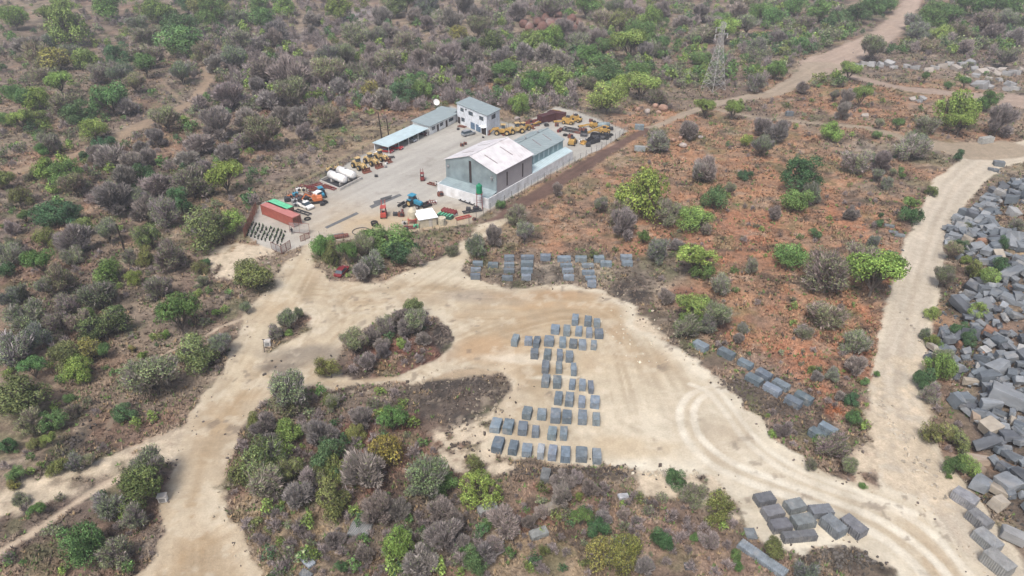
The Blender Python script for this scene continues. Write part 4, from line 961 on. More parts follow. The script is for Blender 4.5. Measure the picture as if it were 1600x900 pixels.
mb = MB(); on_wall(mb, a, b, .83, .97, .02, 2.5, .07); dr = mb.build('door', slot, off)
mb = MB(); p = a + (b - a) * .9; mb.box((p[0] - .4, p[1] - .5, 2.7), (2.6, 1.4, .1), (0, 0, math.atan2(*(b - a)[1::-1]))); mb.build('door_canopy', whroof, off)
mb = MB(); on_wall(mb, a, b, .015, .10, .02, 2.2, .07); mb.build('door', slot, off)
window(off, b, c_, .36, .66, 4.3, 5.8, 3)
mb = MB(); on_wall(mb, a, b, .30, .335, 5.6, 6.0, .25); mb.build('wall_lamp', dkst, off)

# long low office
A2 = np.array(flat_px(671.6, 211)); B2 = np.array(flat_px(712.5, 190.8)); dd = (B2 - A2) / np.linalg.norm(B2 - A2); n2 = np.array((-dd[1], dd[0]))
lo = thing('long_office', 'long single-storey white office with grey roof between the carport and two-storey block', 'office', (A2[0], A2[1], 0))
Ln = float(np.linalg.norm(B2 - A2)); F2 = Frame(A2, math.atan2(dd[1], dd[0]))
mb = MB(); w2 = 6.6
Q = [F2(0, 0), F2(Ln, 0), F2(Ln, w2), F2(0, w2)]; T = [q + (0, 0, z) for q, z in zip(Q, (3.0, 3.0, 3.5, 3.5))]
mb.add(Q + T, [(0, 1, 5, 4), (1, 2, 6, 5), (2, 3, 7, 6), (3, 0, 4, 7), (4, 5, 6, 7)]); mb.build('wall', white, lo)
mb = MB(); mb.quadslab([F2(-.5, -.7, 3.12), F2(Ln + .2, -.7, 3.12), F2(Ln + .2, w2 + .3, 3.78), F2(-.5, w2 + .3, 3.78)], .15); mb.build('roof', roofgrey, lo)
mb = MB(); mb.quadslab([F2(Ln + .25, .6, 3.3), F2(Ln + 3.6, .6, 3.3), F2(Ln + 3.6, w2 + 1.8, 3.3), F2(Ln + .25, w2 + 1.8, 3.3)], .12); mb.build('roof', roofgrey, lo)
mb = MB(); mb.prism([F2(Ln + .1, 1)[:2], F2(Ln + 3.2, 1)[:2], F2(Ln + 3.2, w2 + 1.4)[:2], F2(Ln + .1, w2 + 1.4)[:2]], 0, 3.1); mb.build('wall', white, lo)
a, b = F2(0, 0), F2(Ln, 0)
for t0, t1 in ((.08, .20), (.38, .50), (.72, .90)): window(lo, a, b, t0, t1, 1.1, 2.3, 3)
for t0 in (.27, .60): mb = MB(); on_wall(mb, a, b, t0, t0 + .065, .02, 2.2, .06); mb.build('door', slot, lo)

# carport
cp = thing('carport', 'long open carport with pale blue sheet roof on white posts', 'carport', (*flat_px(607.5, 241.4), 0))
o_ = np.array(flat_px(607.5, 241.4)); e_ = A2 - o_; Lcp = float(np.linalg.norm(e_)) - .6; F3 = Frame(o_, math.atan2(e_[1], e_[0]))
mb = MB(); mb.quadslab([F3(-.4, -.3, 2.55), F3(Lcp, -.3, 2.55), F3(Lcp, 5.9, 2.75), F3(-.4, 5.9, 2.75)], .12); mb.build('roof', roofblue, cp)
for i in range(5):
    for y_ in (.1, 5.6):
        mb = MB(); q = F3(.3 + i * (Lcp - .8) / 4, y_); mb.tube(q, q + (0, 0, 2.45), .09, .09, 6); mb.build('post', white2, cp)
mb = MB(); wall_between(mb, F3(.3, 5.8), F3(Lcp, 5.8), 0, 2.5, .15); mb.build('back_wall', white, cp)

# pump house with white roof + round tanks beside it
o4 = np.array(flat_px(656.5, 357)); e4 = np.array(flat_px(682.5, 352.5)) - o4; F4 = Frame(o4, math.atan2(e4[1], e4[0])); L4 = float(np.linalg.norm(e4))
ph = thing('pump_house', 'small cream shed with a bright white roof by the front fence', 'shed', (*o4, 0))
mb = MB(); mb.prism([F4(0, 0)[:2], F4(L4, 0)[:2], F4(L4, 3.6)[:2], F4(0, 3.6)[:2]], 0, 2.3); mb.build('wall', cream, ph)
mb = MB(); mb.quadslab([F4(-.25, -.35, 2.4), F4(L4 + .4, -.35, 2.4), F4(L4 + .2, 4.3, 2.85), F4(-.4, 4.3, 2.85)], .1); mb.build('roof', whroof, ph)
mb = MB(); on_wall(mb, F4(0, 0), F4(L4, 0), .55, .75, .02, 1.9, .05); mb.build('door', conc, ph)
def round_tank(px, py, r, h, lab, m, zb=0, leg=0, coner=.4, legm=None):
    X, Y = flat_px(px, py); t = thing('water_tank', lab, 'water tank', (X, Y, 0))
    mb = MB(); mb.tube((0, 0, zb), (0, 0, zb + h), r, r, 20)
    for k in range(3): mb.tube((0, 0, zb + h * (k + 1) / 4 - .04), (0, 0, zb + h * (k + 1) / 4 + .04), r * 1.025, r * 1.025, 20)
    mb.build('tank_body', m, t)
    mb = MB(); mb.tube((0, 0, zb + h), (0, 0, zb + h + coner), r * 1.02, r * .3, 20); mb.tube((0, 0, zb + h + coner), (0, 0, zb + h + coner + .12), .3, .3, 10); mb.build('lid', m, t)
    if zb > 0:
        for i in range(4):
            a = math.pi / 4 + i * math.pi / 2; q = (r * 1.15 * math.cos(a), r * 1.15 * math.sin(a))
            mb = MB(); mb.tube((q[0] * 1.15, q[1] * 1.15, 0), (*q, zb), .08, .08, 5); mb.build('leg', legm or rustred, t)
        mb = MB()
        for z in (zb - .1, zb * .5):
            k = r * 1.2
            Z4 = [(k * math.cos(math.pi / 4 + i * math.pi / 2), k * math.sin(math.pi / 4 + i * math.pi / 2), z) for i in range(5)]
            mb.path(Z4, .05, 5)
        mb.box((0, 0, zb - .06), (r * 2.2, r * 2.2, .1)); mb.build('platform', legm or rustred, t)
    return t
round_tank(749.5, 327.5, .75, 2.0, 'green plastic water tank on a tall thin red stand at the warehouse corner', tankg, 4.6)
round_tank(645, 348, 1.0, 1.9, 'pale round silo with domed top on a low red frame left of the white roof', cream, 1.3, coner=.8, legm=redm)
round_tank(691, 351, .95, 1.9, 'short cream round tank just right of the white-roofed shed', cream, 0, coner=.1)

# ---------------------------------------------------------------- fences
def fence(pts, lab, hgt=2.2, step=3.2, pm=None, mesh=True, cat='fence', name='wire_fence', px=True):
    W_ = [np.array(flat_px(*p)) if px else np.array(p) for p in pts]
    t = thing(name, lab, cat, (*W_[0], hz(*W_[0])))
    pts2 = []
    for a, b in zip(W_[:-1], W_[1:]):
        n = max(1, int(round(np.linalg.norm(b - a) / step)))
        for i in range(n): pts2.append(a + (b - a) * i / n)
    pts2.append(W_[-1]); o = W_[0]; z0 = hz(*o)
    L3 = [np.array((p[0] - o[0], p[1] - o[1], hz(*p) - z0)) for p in pts2]
    for p in L3:
        mb = MB(); mb.tube(p - (0, 0, .1), p + (0, 0, hgt), .045, .045, 5); mb.build('post', pm or dkst, t)
    mb = MB()
    for a, b in zip(L3[:-1], L3[1:]):
        for z in (.1, hgt * .5, hgt - .1):
            mb.tube(a + (0, 0, z), b + (0, 0, z), .010, .010, 3, cap=False)
        if mesh:
            d = b - a; n = 7
            for i in range(n):
                mb.tube(a + d * i / n + (0, 0, .1), a + d * (i + 1) / n + (0, 0, hgt - .1), .008, .008, 3, cap=False)
                mb.tube(a + d * (i + 1) / n + (0, 0, .1), a + d * i / n + (0, 0, hgt - .1), .008, .008, 3, cap=False)
    mb.build('wire_mesh', steelp, t)
    return t
fence([(733, 350), (766, 331), (830, 294), (898, 256)], 'tall thin wire fence running along the outside of the white warehouse wall', 2.4)
fence([(898, 256), (940, 233), (981, 206)], 'wire fence continuing from the shed to the sharp right corner of the yard', 2.4)
fence([(981, 206), (925, 184), (870, 165)], 'wire fence on the far side of the machinery scrapyard', 2.4)
fence([(870, 165), (840, 180), (812, 196), (786, 207)], 'wire fence from the scrapyard back corner to the office', 2.4)
fence([(500, 373), (515, 377), (560, 374), (600, 368), (656, 360), (695, 354), (733, 350)], 'low wire fence along the front of the yard behind the gate bushes', 2.0)
fence([(588, 230), (545, 254), (501, 285), (449, 309), (409, 316)], 'wire fence behind the white fuel tanks and loaders', 2.0)
rf = thing('sheet_fence', 'rusty red upright lath fence at the outer end of the seedling plot', 'fence', (*flat_px(383, 372), 0))
a = np.array(flat_px(383, 372)); b = np.array(flat_px(402, 330)); d = b - a
for i in range(24):
    mb = MB(); q = d * i / 23; mb.box((q[0], q[1], 1.2 + .25 * rnd.random()), (.28, .08, 2.4), (rnd.uniform(-.06, .06), rnd.uniform(-.06, .06), math.atan2(d[1], d[0])));
    if i % 1 == 0: mb.build('upright_board', rust, rf)
def mesh_panel(p, q, h, lab, m=netg, tilt=0.0, posts=True):
    a = np.array(flat_px(*p)); b = np.array(flat_px(*q)); d = b - a; L = float(np.hypot(*d)); an = math.atan2(d[1], d[0])
    t = thing('yard_gate', lab, 'gate', (*a, 0), an)
    mb = MB(); mb.path([(0, 0, .15), (L, 0, .15), (L, tilt, h), (0, tilt, h), (0, 0, .15)], .05, 5); mb.tube((L / 2, 0, .15), (L / 2, tilt, h), .04); mb.build('gate_frame', rust, t)
    mb = MB(); n = int(L / .24)
    for i in range(n):
        x = L * (i + .5) / n; mb.tube((x, 0, .2), (x, tilt, h - .03), .045, .045, 3, cap=False)
    for k in range(6): mb.tube((.05, tilt * k / 6, .2 + h * k / 6.4), (L - .05, tilt * k / 6, .2 + h * k / 6.4), .03, .03, 3, cap=False)
    mb.build('infill_mesh', m, t)
mesh_panel((453, 363), (484, 366), 2.6, 'wide grey mesh gate leaning back beside the red container end', netg, .3)
mesh_panel((425, 390), (440, 397), 2.0, 'rust-framed mesh panel at the front corner of the seedling plot', netg)
mesh_panel((441, 397), (455, 388), 2.1, 'rust-framed mesh gate leaf turned toward the entrance road', rust)
mesh_panel((470, 378), (484, 372), 1.5, 'low rusty barrier section in the yard entrance', rust)

# ---------------------------------------------------------------- poles, pylon, dish
def pole(px, py, top, lab, r=.14, m=wood, arms=None, name='utility_pole'):
    X, Y = flat_px(px, py); z = hz(X, Y)
    s = pxm(X, Y); h = abs(py - top[1]) / s / math.cos(depress(Y)) * 1.0
    t = thing(name, lab, 'pole', (X, Y, z))
    # lean so that the top meets the seen pixel
    D = Y * CP + (CAM_H - h) * SP; xt = (top[0] - 800) / FPX * D
    mb = MB(); tp = (xt - X, 0, h); mb.tube((0, 0, -.3), tp, r, r * .7, 8); mb.build('shaft', m, t)
    if arms:
        for (zf, w_) in arms:
            mb = MB(); q = np.array(tp) * zf; mb.beam(q + (-w_, 0, 0), q + (w_, 0, 0), .1, .12); mb.build('crossarm', m, t)
    return t
pole(198, 401, (181, 351), 'tall black leaning timber pole standing alone in the scrub', .24)
pole(596.9, 218.2, (590.7, 177.5), 'taller rusty pole of the pair behind the carport', .24, wood, [(.5, .9), (.42, .7)])
pole(607.6, 215, (604, 187), 'shorter rusty pole of the pair behind the carport', .22, wood)
pole(412, 547, (410.5, 527), 'short dark post beside the white box on the brush island', .07, dkst, [(.98, .25)], 'sign_post')
pole(691, 172, (688.5, 152), 'thin light pole behind the satellite dish', .07, steelp, [(.98, .6)], 'lamp_pole')
pole(714.5, 190, (714, 157), 'thin pole with a white cap at the office corner', .07, steelp, [(.99, .35)], 'lamp_pole')
X, Y = flat_px(684, 176.5); t = thing('satellite_dish', 'round white satellite dish standing behind the long office roof', 'satellite dish', (X, Y, 0))
mb = MB(); mb.tube((0, 0, 0), (0, 0, 3.2), .08, .08); mb.build('mast', steelp, t)
mb = MB(); n = 18; c0 = np.array((-.2, -.25, 3.9)); ax = np.array((.35, -.75, .55)); ax /= np.linalg.norm(ax); u = np.cross(ax, (0, 0, 1)); u /= np.linalg.norm(u); v = np.cross(ax, u)
P = [c0 - ax * .28]; Fc = []
for k, (rr, dz) in enumerate(((.55, -.2), (1.1, .05))):
    for i in range(n): an = 2 * math.pi * i / n; P.append(c0 + ax * dz + rr * (math.cos(an) * u + math.sin(an) * v))
for i in range(n): Fc += [(0, 1 + i, 1 + (i + 1) % n), (1 + i, 1 + n + i, 1 + n + (i + 1) % n, 1 + (i + 1) % n)]
mb.add(P, Fc); mb.build('reflector', white2, t, True)
mb = MB(); mb.tube(c0 - ax * .2, c0 + ax * .8, .03); mb.box(c0 + ax * .85, (.16, .16, .16)); mb.build('feed_arm', steelp, t)

def pylon():
    X, Y = flat_px(1114, 141); z = hz(X, Y); s = pxm(X, Y); H_ = 96 / (s * math.cos(depress(Y)))
    t = thing('lattice_pylon', 'tall grey steel lattice pylon with short crossarms standing in scrub', 'pylon', (X, Y, z), R(28))
    prof = [(0, 3.2), (.22, 2.45), (.42, 1.75), (.58, 1.2), (.72, .75), (.86, .62), (1.0, .5)]
    def corner(i, zf, w): return np.array(((w, w), (-w, w), (-w, -w), (w, -w))[i] + (zf * H_,))
    for i in range(4):
        mb = MB()
        for (a, wa), (b, wb) in zip(prof[:-1], prof[1:]): mb.tube(corner(i, a, wa), corner(i, b, wb), .12, .10, 4)
        mb.build('leg', pylm, t)
    mb = MB(); lev = []
    for (a, wa), (b, wb) in zip(prof[:-1], prof[1:]):
        for k in range(2): lev.append((a + (b - a) * k / 2, wa + (wb - wa) * k / 2))
    lev.append(prof[-1])
    for (a, wa), (b, wb) in zip(lev[:-1], lev[1:]):
        for i in range(4):
            j = (i + 1) % 4
            mb.tube(corner(i, a, wa), corner(j, b, wb), .055, .055, 4); mb.tube(corner(j, a, wa), corner(i, b, wb), .055, .055, 4); mb.tube(corner(i, b, wb), corner(j, b, wb), .055, .055, 4)
    mb.build('bracing', pylm, t)
    for zf, w_, sides in ((.93, 3.0, (-1,)), (.83, 3.0, (-1, 1)), (.98, 1.4, (1,))):
        for sd_ in sides:
            mb = MB(); tip = np.array((w_ * sd_, 0, zf * H_))
            for yy in (-.5, .5): mb.tube((0, yy, zf * H_), tip, .08, .06, 4); mb.tube((0, yy, zf * H_ - 1.0), tip, .07, .05, 4)
            arm = mb.build('crossarm', pylm, t)
            mb = MB()
            for k in range(7): mb.tube(tip - (0, 0, .25 * k), tip - (0, 0, .25 * k + .12), .22, .16, 8)
            mb.build('insulator', white2, arm)
pylon()
# ---------------------------------------------------------------- granite blocks
def jitter_block(L_, W_, H_, seed, rough=.05):
    """sawn or drill-split block: subdivided box with worn edges and slightly uneven faces"""
    r = random.Random(seed); nx, ny, nz = 4, 3, 3
    key = {}; V = []; F = []
    def vid(i, j, k):
        if (i, j, k) not in key:
            x, y, z = (i / nx - .5) * L_, (j / ny - .5) * W_, k / nz * H_
            e = (i in (0, nx)) + (j in (0, ny)) + (k in (0, nz))
            s = 1 - .016 * (e - 1) * r.uniform(.2, 1.8) if e > 1 else 1
            x *= s if abs(x) > 1e-6 else 1; y *= s
            if k == nz and e > 1: z -= .03 * r.uniform(0, 1.6)
            key[i, j, k] = len(V); V.append((x + r.uniform(-1, 1) * rough * .6, y + r.uniform(-1, 1) * rough * .6, z + (r.uniform(-1, 1) * rough * .5 if k else 0)))
        return key[i, j, k]
    for i in range(nx):
        for j in range(ny):
            F.append((vid(i, j, nz), vid(i + 1, j, nz), vid(i + 1, j + 1, nz), vid(i, j + 1, nz))); F.append((vid(i, j, 0), vid(i, j + 1, 0), vid(i + 1, j + 1, 0), vid(i + 1, j, 0)))
    for i in range(nx):
        for k in range(nz):
            F.append((vid(i, 0, k), vid(i + 1, 0, k), vid(i + 1, 0, k + 1), vid(i, 0, k + 1))); F.append((vid(i + 1, ny, k), vid(i, ny, k), vid(i, ny, k + 1), vid(i + 1, ny, k + 1)))
    for j in range(ny):
        for k in range(nz):
            F.append((vid(nx, j, k), vid(nx, j + 1, k), vid(nx, j + 1, k + 1), vid(nx, j, k + 1))); F.append((vid(0, j + 1, k), vid(0, j, k), vid(0, j, k + 1), vid(0, j + 1, k + 1)))
    return V, F
nblk = [0]
def ribbed_block(L_, W_, H_, seed):
    """block split along closely drilled holes: half-round grooves stand in its four sides"""
    r = random.Random(seed); P = []; st = .16
    for (a, b) in (((-L_/2, -W_/2), (L_/2, -W_/2)), ((L_/2, -W_/2), (L_/2, W_/2)), ((L_/2, W_/2), (-L_/2, W_/2)), ((-L_/2, W_/2), (-L_/2, -W_/2))):
        n = max(2, int(math.hypot(b[0] - a[0], b[1] - a[1]) / st / 2)) * 2
        dx, dy = (b[0] - a[0]) / n, (b[1] - a[1]) / n; ln = math.hypot(dx, dy); nx, ny = -dy / ln, dx / ln
        for k in range(n):
            d = .085 if k % 2 else 0.0; P.append((a[0] + dx * k + nx * d, a[1] + dy * k + ny * d))
    n = len(P); V = [(p[0], p[1], 0) for p in P] + [(p[0], p[1], H_ - .06) for p in P] + [(p[0] * .965, p[1] * .95, H_ + r.uniform(-.02, .02)) for p in P]
    F = [tuple(range(n - 1, -1, -1)), tuple(range(2 * n, 3 * n))]
    for q in (0, n): F += [(q + i, q + (i + 1) % n, q + n + (i + 1) % n, q + n + i) for i in range(n)]
    return V, F
def block(px, py, L_, W_, H_, yaw, lab, col=(.165, .205, .245), group='granite blocks set out for sale', top_px=True):
    nblk[0] += 1
    X, Y, Z = G(px, py, H_ * .5)
    L_ *= rnd.uniform(.93, 1.07); W_ *= rnd.uniform(.94, 1.05); H_ *= rnd.uniform(.9, 1.1)
    V, F = ribbed_block(L_, W_, H_, nblk[0]) if (group == 'granite blocks by the haul road bend' and 'smooth' not in lab) or nblk[0] % 4 == 0 else jitter_block(L_, W_, H_, nblk[0]); mb = MB(); mb.add(V, F); o = mb.build('granite_block', GRAN)
    o.location = (X, Y, Z - .03); o.rotation_euler = (0, 0, yaw)
    k = rnd.uniform(.78, 1.28); o.color = (col[0] * k * rnd.uniform(.96, 1.06), col[1] * k, col[2] * k * rnd.uniform(.92, 1.03), 1)
    return tag(o, lab, 'stone block', group)
Z1 = lambda X, Y: (700 + X / 4.444, 380 + Y / 4.444)
Z2 = lambda X, Y: (700 + X / 4.5, 560 + Y / 4.5)
def fromto(px, py, wpx, hpx, portrait):
    X, Y = flat_px(px, py); s = pxm(X, Y, .6); th = depress(Y)
    H_ = 1.35 if portrait else 1.25
    if portrait:
        W_ = wpx / s * .88; L_ = max(1.5, (hpx / s - H_ * math.cos(th)) / math.sin(th)); return L_, W_, H_, R(90)
    H_ = min(1.5, hpx / s * .62 / math.cos(th)); L_ = wpx / s * .97; W_ = max(.9, (hpx / s - H_ * math.cos(th)) / math.sin(th)); return L_, W_, H_, 0
NUM = ['first', 'second', 'third', 'fourth', 'fifth', 'sixth', 'seventh', 'eighth', 'ninth', 'tenth']
rowsA = [  # upper rows: stacks as columns, counted from the left, top block first
 ('first', [(207,140,70,45),(193,182,75,40),(190,230,75,50)]), ('second', [(313,150,72,50)]), ('third', [(425,103,75,50),(425,148,72,40),(423,190,75,45),(412,240,80,50)]),
 ('fourth', [(551,98,90,38),(549,143,95,50),(547,190,80,50),(543,238,72,55)]), ('fifth', [(677,98,78,55)]), ('sixth', [(806,110,95,50),(820,155,80,35),(832,190,80,45),(838,238,82,50)]),
 ('seventh', [(923,108,82,55),(970,155,82,45),(974,203,85,45),(990,242,80,38),(998,282,65,58)]), ('eighth', [(1048,108,78,60),(1097,145,82,55)]), ('ninth', [(1237,100,85,50),(1244,138,82,55)])]
for cn, col in rowsA:
    for i, (X, Y, W_, H_) in enumerate(col):
        px, py = Z1(X, Y); l, w_, h, yw = fromto(px, py, W_ / 4.444, H_ / 4.444, False)
        lab = f"grey granite block, number {i+1} from the top of the {cn} column in the upper stockyard" if len(col) > 1 else f"lone grey granite block forming the {cn} column of the upper stockyard"
        block(px, py, l, w_, h, R(rnd.uniform(-4, 4)), lab.replace('number 1', 'first').replace('number 2', 'second').replace('number 3', 'third').replace('number 4', 'fourth').replace('number 5', 'fifth'), group='granite blocks in the upper stockyard columns')
rowsB = [
 ('top', [Z1(*p[:2]) + (p[2] / 4.444, p[3] / 4.444) for p in [(883,533,52,85),(972,540,58,85),(1034,552,50,70)]]),
 ('second', [Z1(*p[:2]) + (p[2] / 4.444, p[3] / 4.444) for p in [(745,597,68,75),(825,605,52,85),(908,608,55,85),(980,620,50,78),(1048,626,65,85)]]),
 ('third', [Z1(*p[:2]) + (p[2] / 4.444, p[3] / 4.444) for p in [(467,672,52,98),(558,677,60,75),(617,683,48,88),(702,680,72,80),(796,688,52,85),(870,695,62,80),(934,702,58,88),(1012,705,48,80)]]),
 ('fourth', [Z1(*p[:2]) + (p[2] / 4.444, p[3] / 4.444) for p in [(600,767,62,80),(691,772,55,90),(776,778,45,90),(843,785,62,92)]]),
 ('fifth', [Z2(*p[:2]) + (p[2] / 4.5, p[3] / 4.5) for p in [(686,60,55,95),(780,62,48,100),(883,78,45,92)]]),
 ('sixth', [Z2(*p[:2]) + (p[2] / 4.5, p[3] / 4.5) for p in [(687,157,62,100),(768,165,65,100),(874,180,48,88),(945,187,50,92),(1004,200,42,98)]]),
 ('seventh', [Z2(*p[:2]) + (p[2] / 4.5, p[3] / 4.5) for p in [(777,280,62,98),(854,288,68,108),(941,303,55,100),(1033,306,70,102)]]),
 ('eighth', [Z2(*p[:2]) + (p[2] / 4.5, p[3] / 4.5) for p in [(557,382,75,105),(660,392,72,92),(756,403,80,108),(836,410,75,105),(945,413,68,112),(1042,427,58,102)]]),
 ('ninth', [Z2(*p[:2]) + (p[2] / 4.5, p[3] / 4.5) for p in [(338,468,85,112),(425,480,80,115),(526,492,75,110),(616,516,60,88),(733,525,68,105),(813,527,55,105)]]),
 ('bottom', [Z2(*p[:2]) + (p[2] / 4.5, p[3] / 4.5) for p in [(352,607,90,125),(460,627,72,115),(556,643,75,108),(653,655,52,112),(735,665,68,115),(826,675,78,120),(938,672,90,122),(1046,688,70,115)]])]
for rn, row in rowsB:
    for i, (px, py, W_, H_) in enumerate(row):
        l, w_, h, yw = fromto(px, py, W_, H_, True)
        yaw = yw - R(6) - R(7) * max(0, (870 - px) / 90) * .9 + R(rnd.uniform(-4, 4))
        pale = rn == 'bottom' and i == 3
        lab = f"{'pale-topped' if pale else 'blue-grey'} granite block, {NUM[i]} from the left in the {rn} row of the sand yard"
        block(px, py, l, w_, h, yaw, lab, (.32, .35, .37) if pale else (.165, .205, .245), 'granite blocks in rows on the sand yard')
Zd = lambda X, Y: (1060 + X / 4.5, 500 + Y / 4.5)
DG = [(158,184,'single block at the upper-left end of the diagonal line under the big bush'),(337,237,'second block down the diagonal line beside the white sand edge'),(472,308,'third block down the diagonal line, standing alone'),
 (602,382,'upper-right block of the first pair in the diagonal line'),(533,418,'lower-left block of the first pair in the diagonal line'),(722,456,'upper-right block of the middle pair in the diagonal line'),(661,488,'lower-left block of the middle pair in the diagonal line'),
 (880,548,'upper-right block of the third pair in the diagonal line'),(808,576,'lower-left block of the third pair in the diagonal line'),(1052,768,'upper-right block of the last pair below the orange patch'),(978,805,'lower-left block of the last pair below the orange patch')]
for X, Y, lab in DG:
    px, py = Zd(X, Y); block(px, py, 2.75, 1.45, 1.25, R(-50 + rnd.uniform(-4, 4)), 'grey ' + lab, group='granite blocks in the diagonal line')
Zb = lambda X, Y: (1120 + X / 5, 720 + Y / 5)
CL = [(373,297,2.6,1.7,1.2,14,'dark-streaked block at the upper-left corner of the lower-right cluster'),(437,404,2.7,1.7,1.2,14,'ribbed grey block second down the left column of the lower-right cluster'),(495,508,2.9,1.6,1.1,10,'smooth pale-grey block third down the left column of the lower-right cluster'),
 (608,353,2.7,1.7,1.3,15,'ribbed block at the top of the middle column of the lower-right cluster'),(672,475,2.8,1.7,1.2,12,'streaked block in the middle of the lower-right cluster'),(812,392,2.9,1.6,1.4,6,'block with a sandy top in the lower-right cluster, nearest the road'),
 (908,512,3.0,1.9,1.5,-62,'tall dark block turned lengthwise in the lower-right cluster'),(1065,515,2.9,1.8,1.4,-60,'block with a white patch on top at the right end of the cluster'),(642,592,4.4,1.2,1.1,6,'long narrow ribbed block at the bottom of the lower-right cluster')]
for X, Y, l, w_, h, a, lab in CL:
    px, py = Zb(X, Y); block(px, py, l, w_, h, R(a), lab, (.17, .185, .20), 'granite blocks by the haul road bend')
Zm = lambda X, Y: (1360 + X / 3.75, 660 + Y / 3.75)
for i, (X, Y, l, w_, h, a, lab) in enumerate([(553,443,2.9,1.8,1.5,-55,'topmost of the four blocks lined up along the haul road'),(637,570,2.7,1.8,1.5,-68,'second of the four blocks lined up along the haul road'),(685,690,3.1,2.0,1.5,-68,'third of the four blocks lined up along the haul road'),(745,825,3.2,2.1,1.7,-66,'lowest and largest of the four blocks along the haul road')]):
    px, py = Zm(X, Y); block(px, py, l, w_, h, R(a), lab, (.20, .215, .23), 'blocks lined up along the haul road edge')
def odd(px, py, l, w_, h, a, lab, col=(.17, .19, .21)): block(px, py, l, w_, h, R(a), lab, col, None)
odd(1173, 833.6, 1.5, 1.6, .35, 0, 'flat square slab lying left of the lower-right block cluster', (.13, .15, .17))
o = block(1191, 872, 6.6, 1.5, .8, R(-47), 'very long grey stone beam lying diagonally at the bottom edge', (.17, .21, .24))
odd(863.4, 793, 2.3, 1.3, 1.1, 28, 'tan-grey weathered block lying tilted in the lower brush', (.24, .21, .18)); odd(841.7, 833.5, 2.5, 1.3, .9, 22, 'pale grey slab in the brush below the tan block', (.25, .28, .29))
odd(852.4, 743, 2.3, 1.3, 1.0, 78, 'lone dark block just below the bottom stockyard row', (.14, .15, .165)); odd(762, 795, 2.9, 1.4, .9, 18, 'grey block half hidden behind pale twiggy brush', (.24, .26, .27))
odd(562.7, 828, 3.0, 2.2, .6, -10, 'broad low grey slab in the lower-centre scrub', (.16, .17, .18)); odd(479, 875, 2.6, 1.1, .5, -42, 'narrow grey slab on the straw-coloured grass at the bottom', (.24, .27, .30)); odd(478, 897, 1.6, 1, .4, -30, 'small slab end at the very bottom edge of the grass', (.2, .22, .25))
odd(1389.5, 353, 2.2, 1.3, .5, -25, 'upper flat slab near the haul road on orange grass'); odd(1396, 362.5, 2.0, 1.2, .4, -20, 'middle flat slab near the haul road on orange grass'); odd(1406, 367, 2.3, 1.3, .5, -24, 'lower flat slab near the haul road on orange grass')
odd(1233.5, 177.5, 2.6, 1.5, 1.4, 5, 'small dark block beside the straight track in the right clearing'); odd(1541, 218.5, 4.6, 1.8, 1.8, 18, 'long grey boulder block at the upper-right road bend', (.26, .27, .28)); odd(1561, 255, 3.0, 1.8, 1.5, -15, 'grey block perched above the small rubble by the road bend', (.15, .18, .21))
odd(1555, 266, 2.0, 1.2, .7, 20, 'flat grey rubble slab under the perched block'); odd(1548, 264, 1.4, 1.0, .8, -20, 'small grey stone left of the perched block'); 
odd(999, 198.5, 3.0, 1.6, 1.6, -10, 'grey block beside the service road above its twin', (.21, .25, .27)); odd(1000, 231.5, 3.2, 1.6, 1.6, -8, 'grey block beside the service road, the lower of two', (.24, .27, .28))
odd(974, 776, 1.5, .9, .5, 10, 'small pale stone among dark scree below the yard', (.4, .41, .42)); odd(1077, 885, 1.2, 1.0, .4, 0, 'small dark square stone in the bottom red soil', (.10, .11, .13))

# ---------------------------------------------------------------- rocks
def hull_rock(seed, kind='angular'):
    r = random.Random(seed)
    import bmesh
    bm = bmesh.new()
    if kind == 'angular':
        for sx in (-1, 1):
            for sy in (-1, 1):
                for sz in (-1, 1):
                    for _ in range(2 if r.random() < .55 else 1):
                        bm.verts.new((sx * r.uniform(.32, .55), sy * r.uniform(.30, .55), sz * r.uniform(.30, .52)))
    else:
        for _ in range(34):
            v = np.array([r.gauss(0, 1) for _ in range(3)]); v /= np.linalg.norm(v); bm.verts.new(tuple(v * .5 * r.uniform(.9, 1.05)))
    res = bmesh.ops.convex_hull(bm, input=bm.verts)
    junk = [e for e in res.get('geom_interior', []) if isinstance(e, bmesh.types.BMVert)]
    if junk: bmesh.ops.delete(bm, geom=junk, context='VERTS')
    bmesh.ops.dissolve_limit(bm, angle_limit=R(9), verts=bm.verts, edges=bm.edges)
    if kind == 'angular': bmesh.ops.bevel(bm, geom=list(bm.edges), offset=.018, segments=1, affect='EDGES')
    else: bmesh.ops.bevel(bm, geom=list(bm.edges), offset=.05, segments=2, affect='EDGES')
    me = bpy.data.meshes.new('rock'); bm.to_mesh(me); bm.free(); me.materials.append(ROCK)
    if kind != 'angular': me.polygons.foreach_set('use_smooth', [True] * len(me.polygons))
    return me
ROCKS = [hull_rock(i) for i in range(16)]; BOULD = [hull_rock(50 + i, 'round') for i in range(6)]
GREYS = [(.12, .14, .16), (.155, .175, .195), (.21, .23, .25), (.095, .105, .12), (.165, .18, .195), (.28, .285, .285)]
TANS = [(.30, .27, .225), (.28, .225, .175), (.28, .165, .115)]
rock_list = []
def cname(c):
    if c in TANS[:2]: return 'tan'
    if c == TANS[2]: return 'orange-brown'
    return {0: 'dark blue-grey', 1: 'mid-grey', 2: 'light grey', 3: 'charcoal', 4: 'mid-grey', 5: 'pale'}[GREYS.index(c)] if c in GREYS else 'reddish'
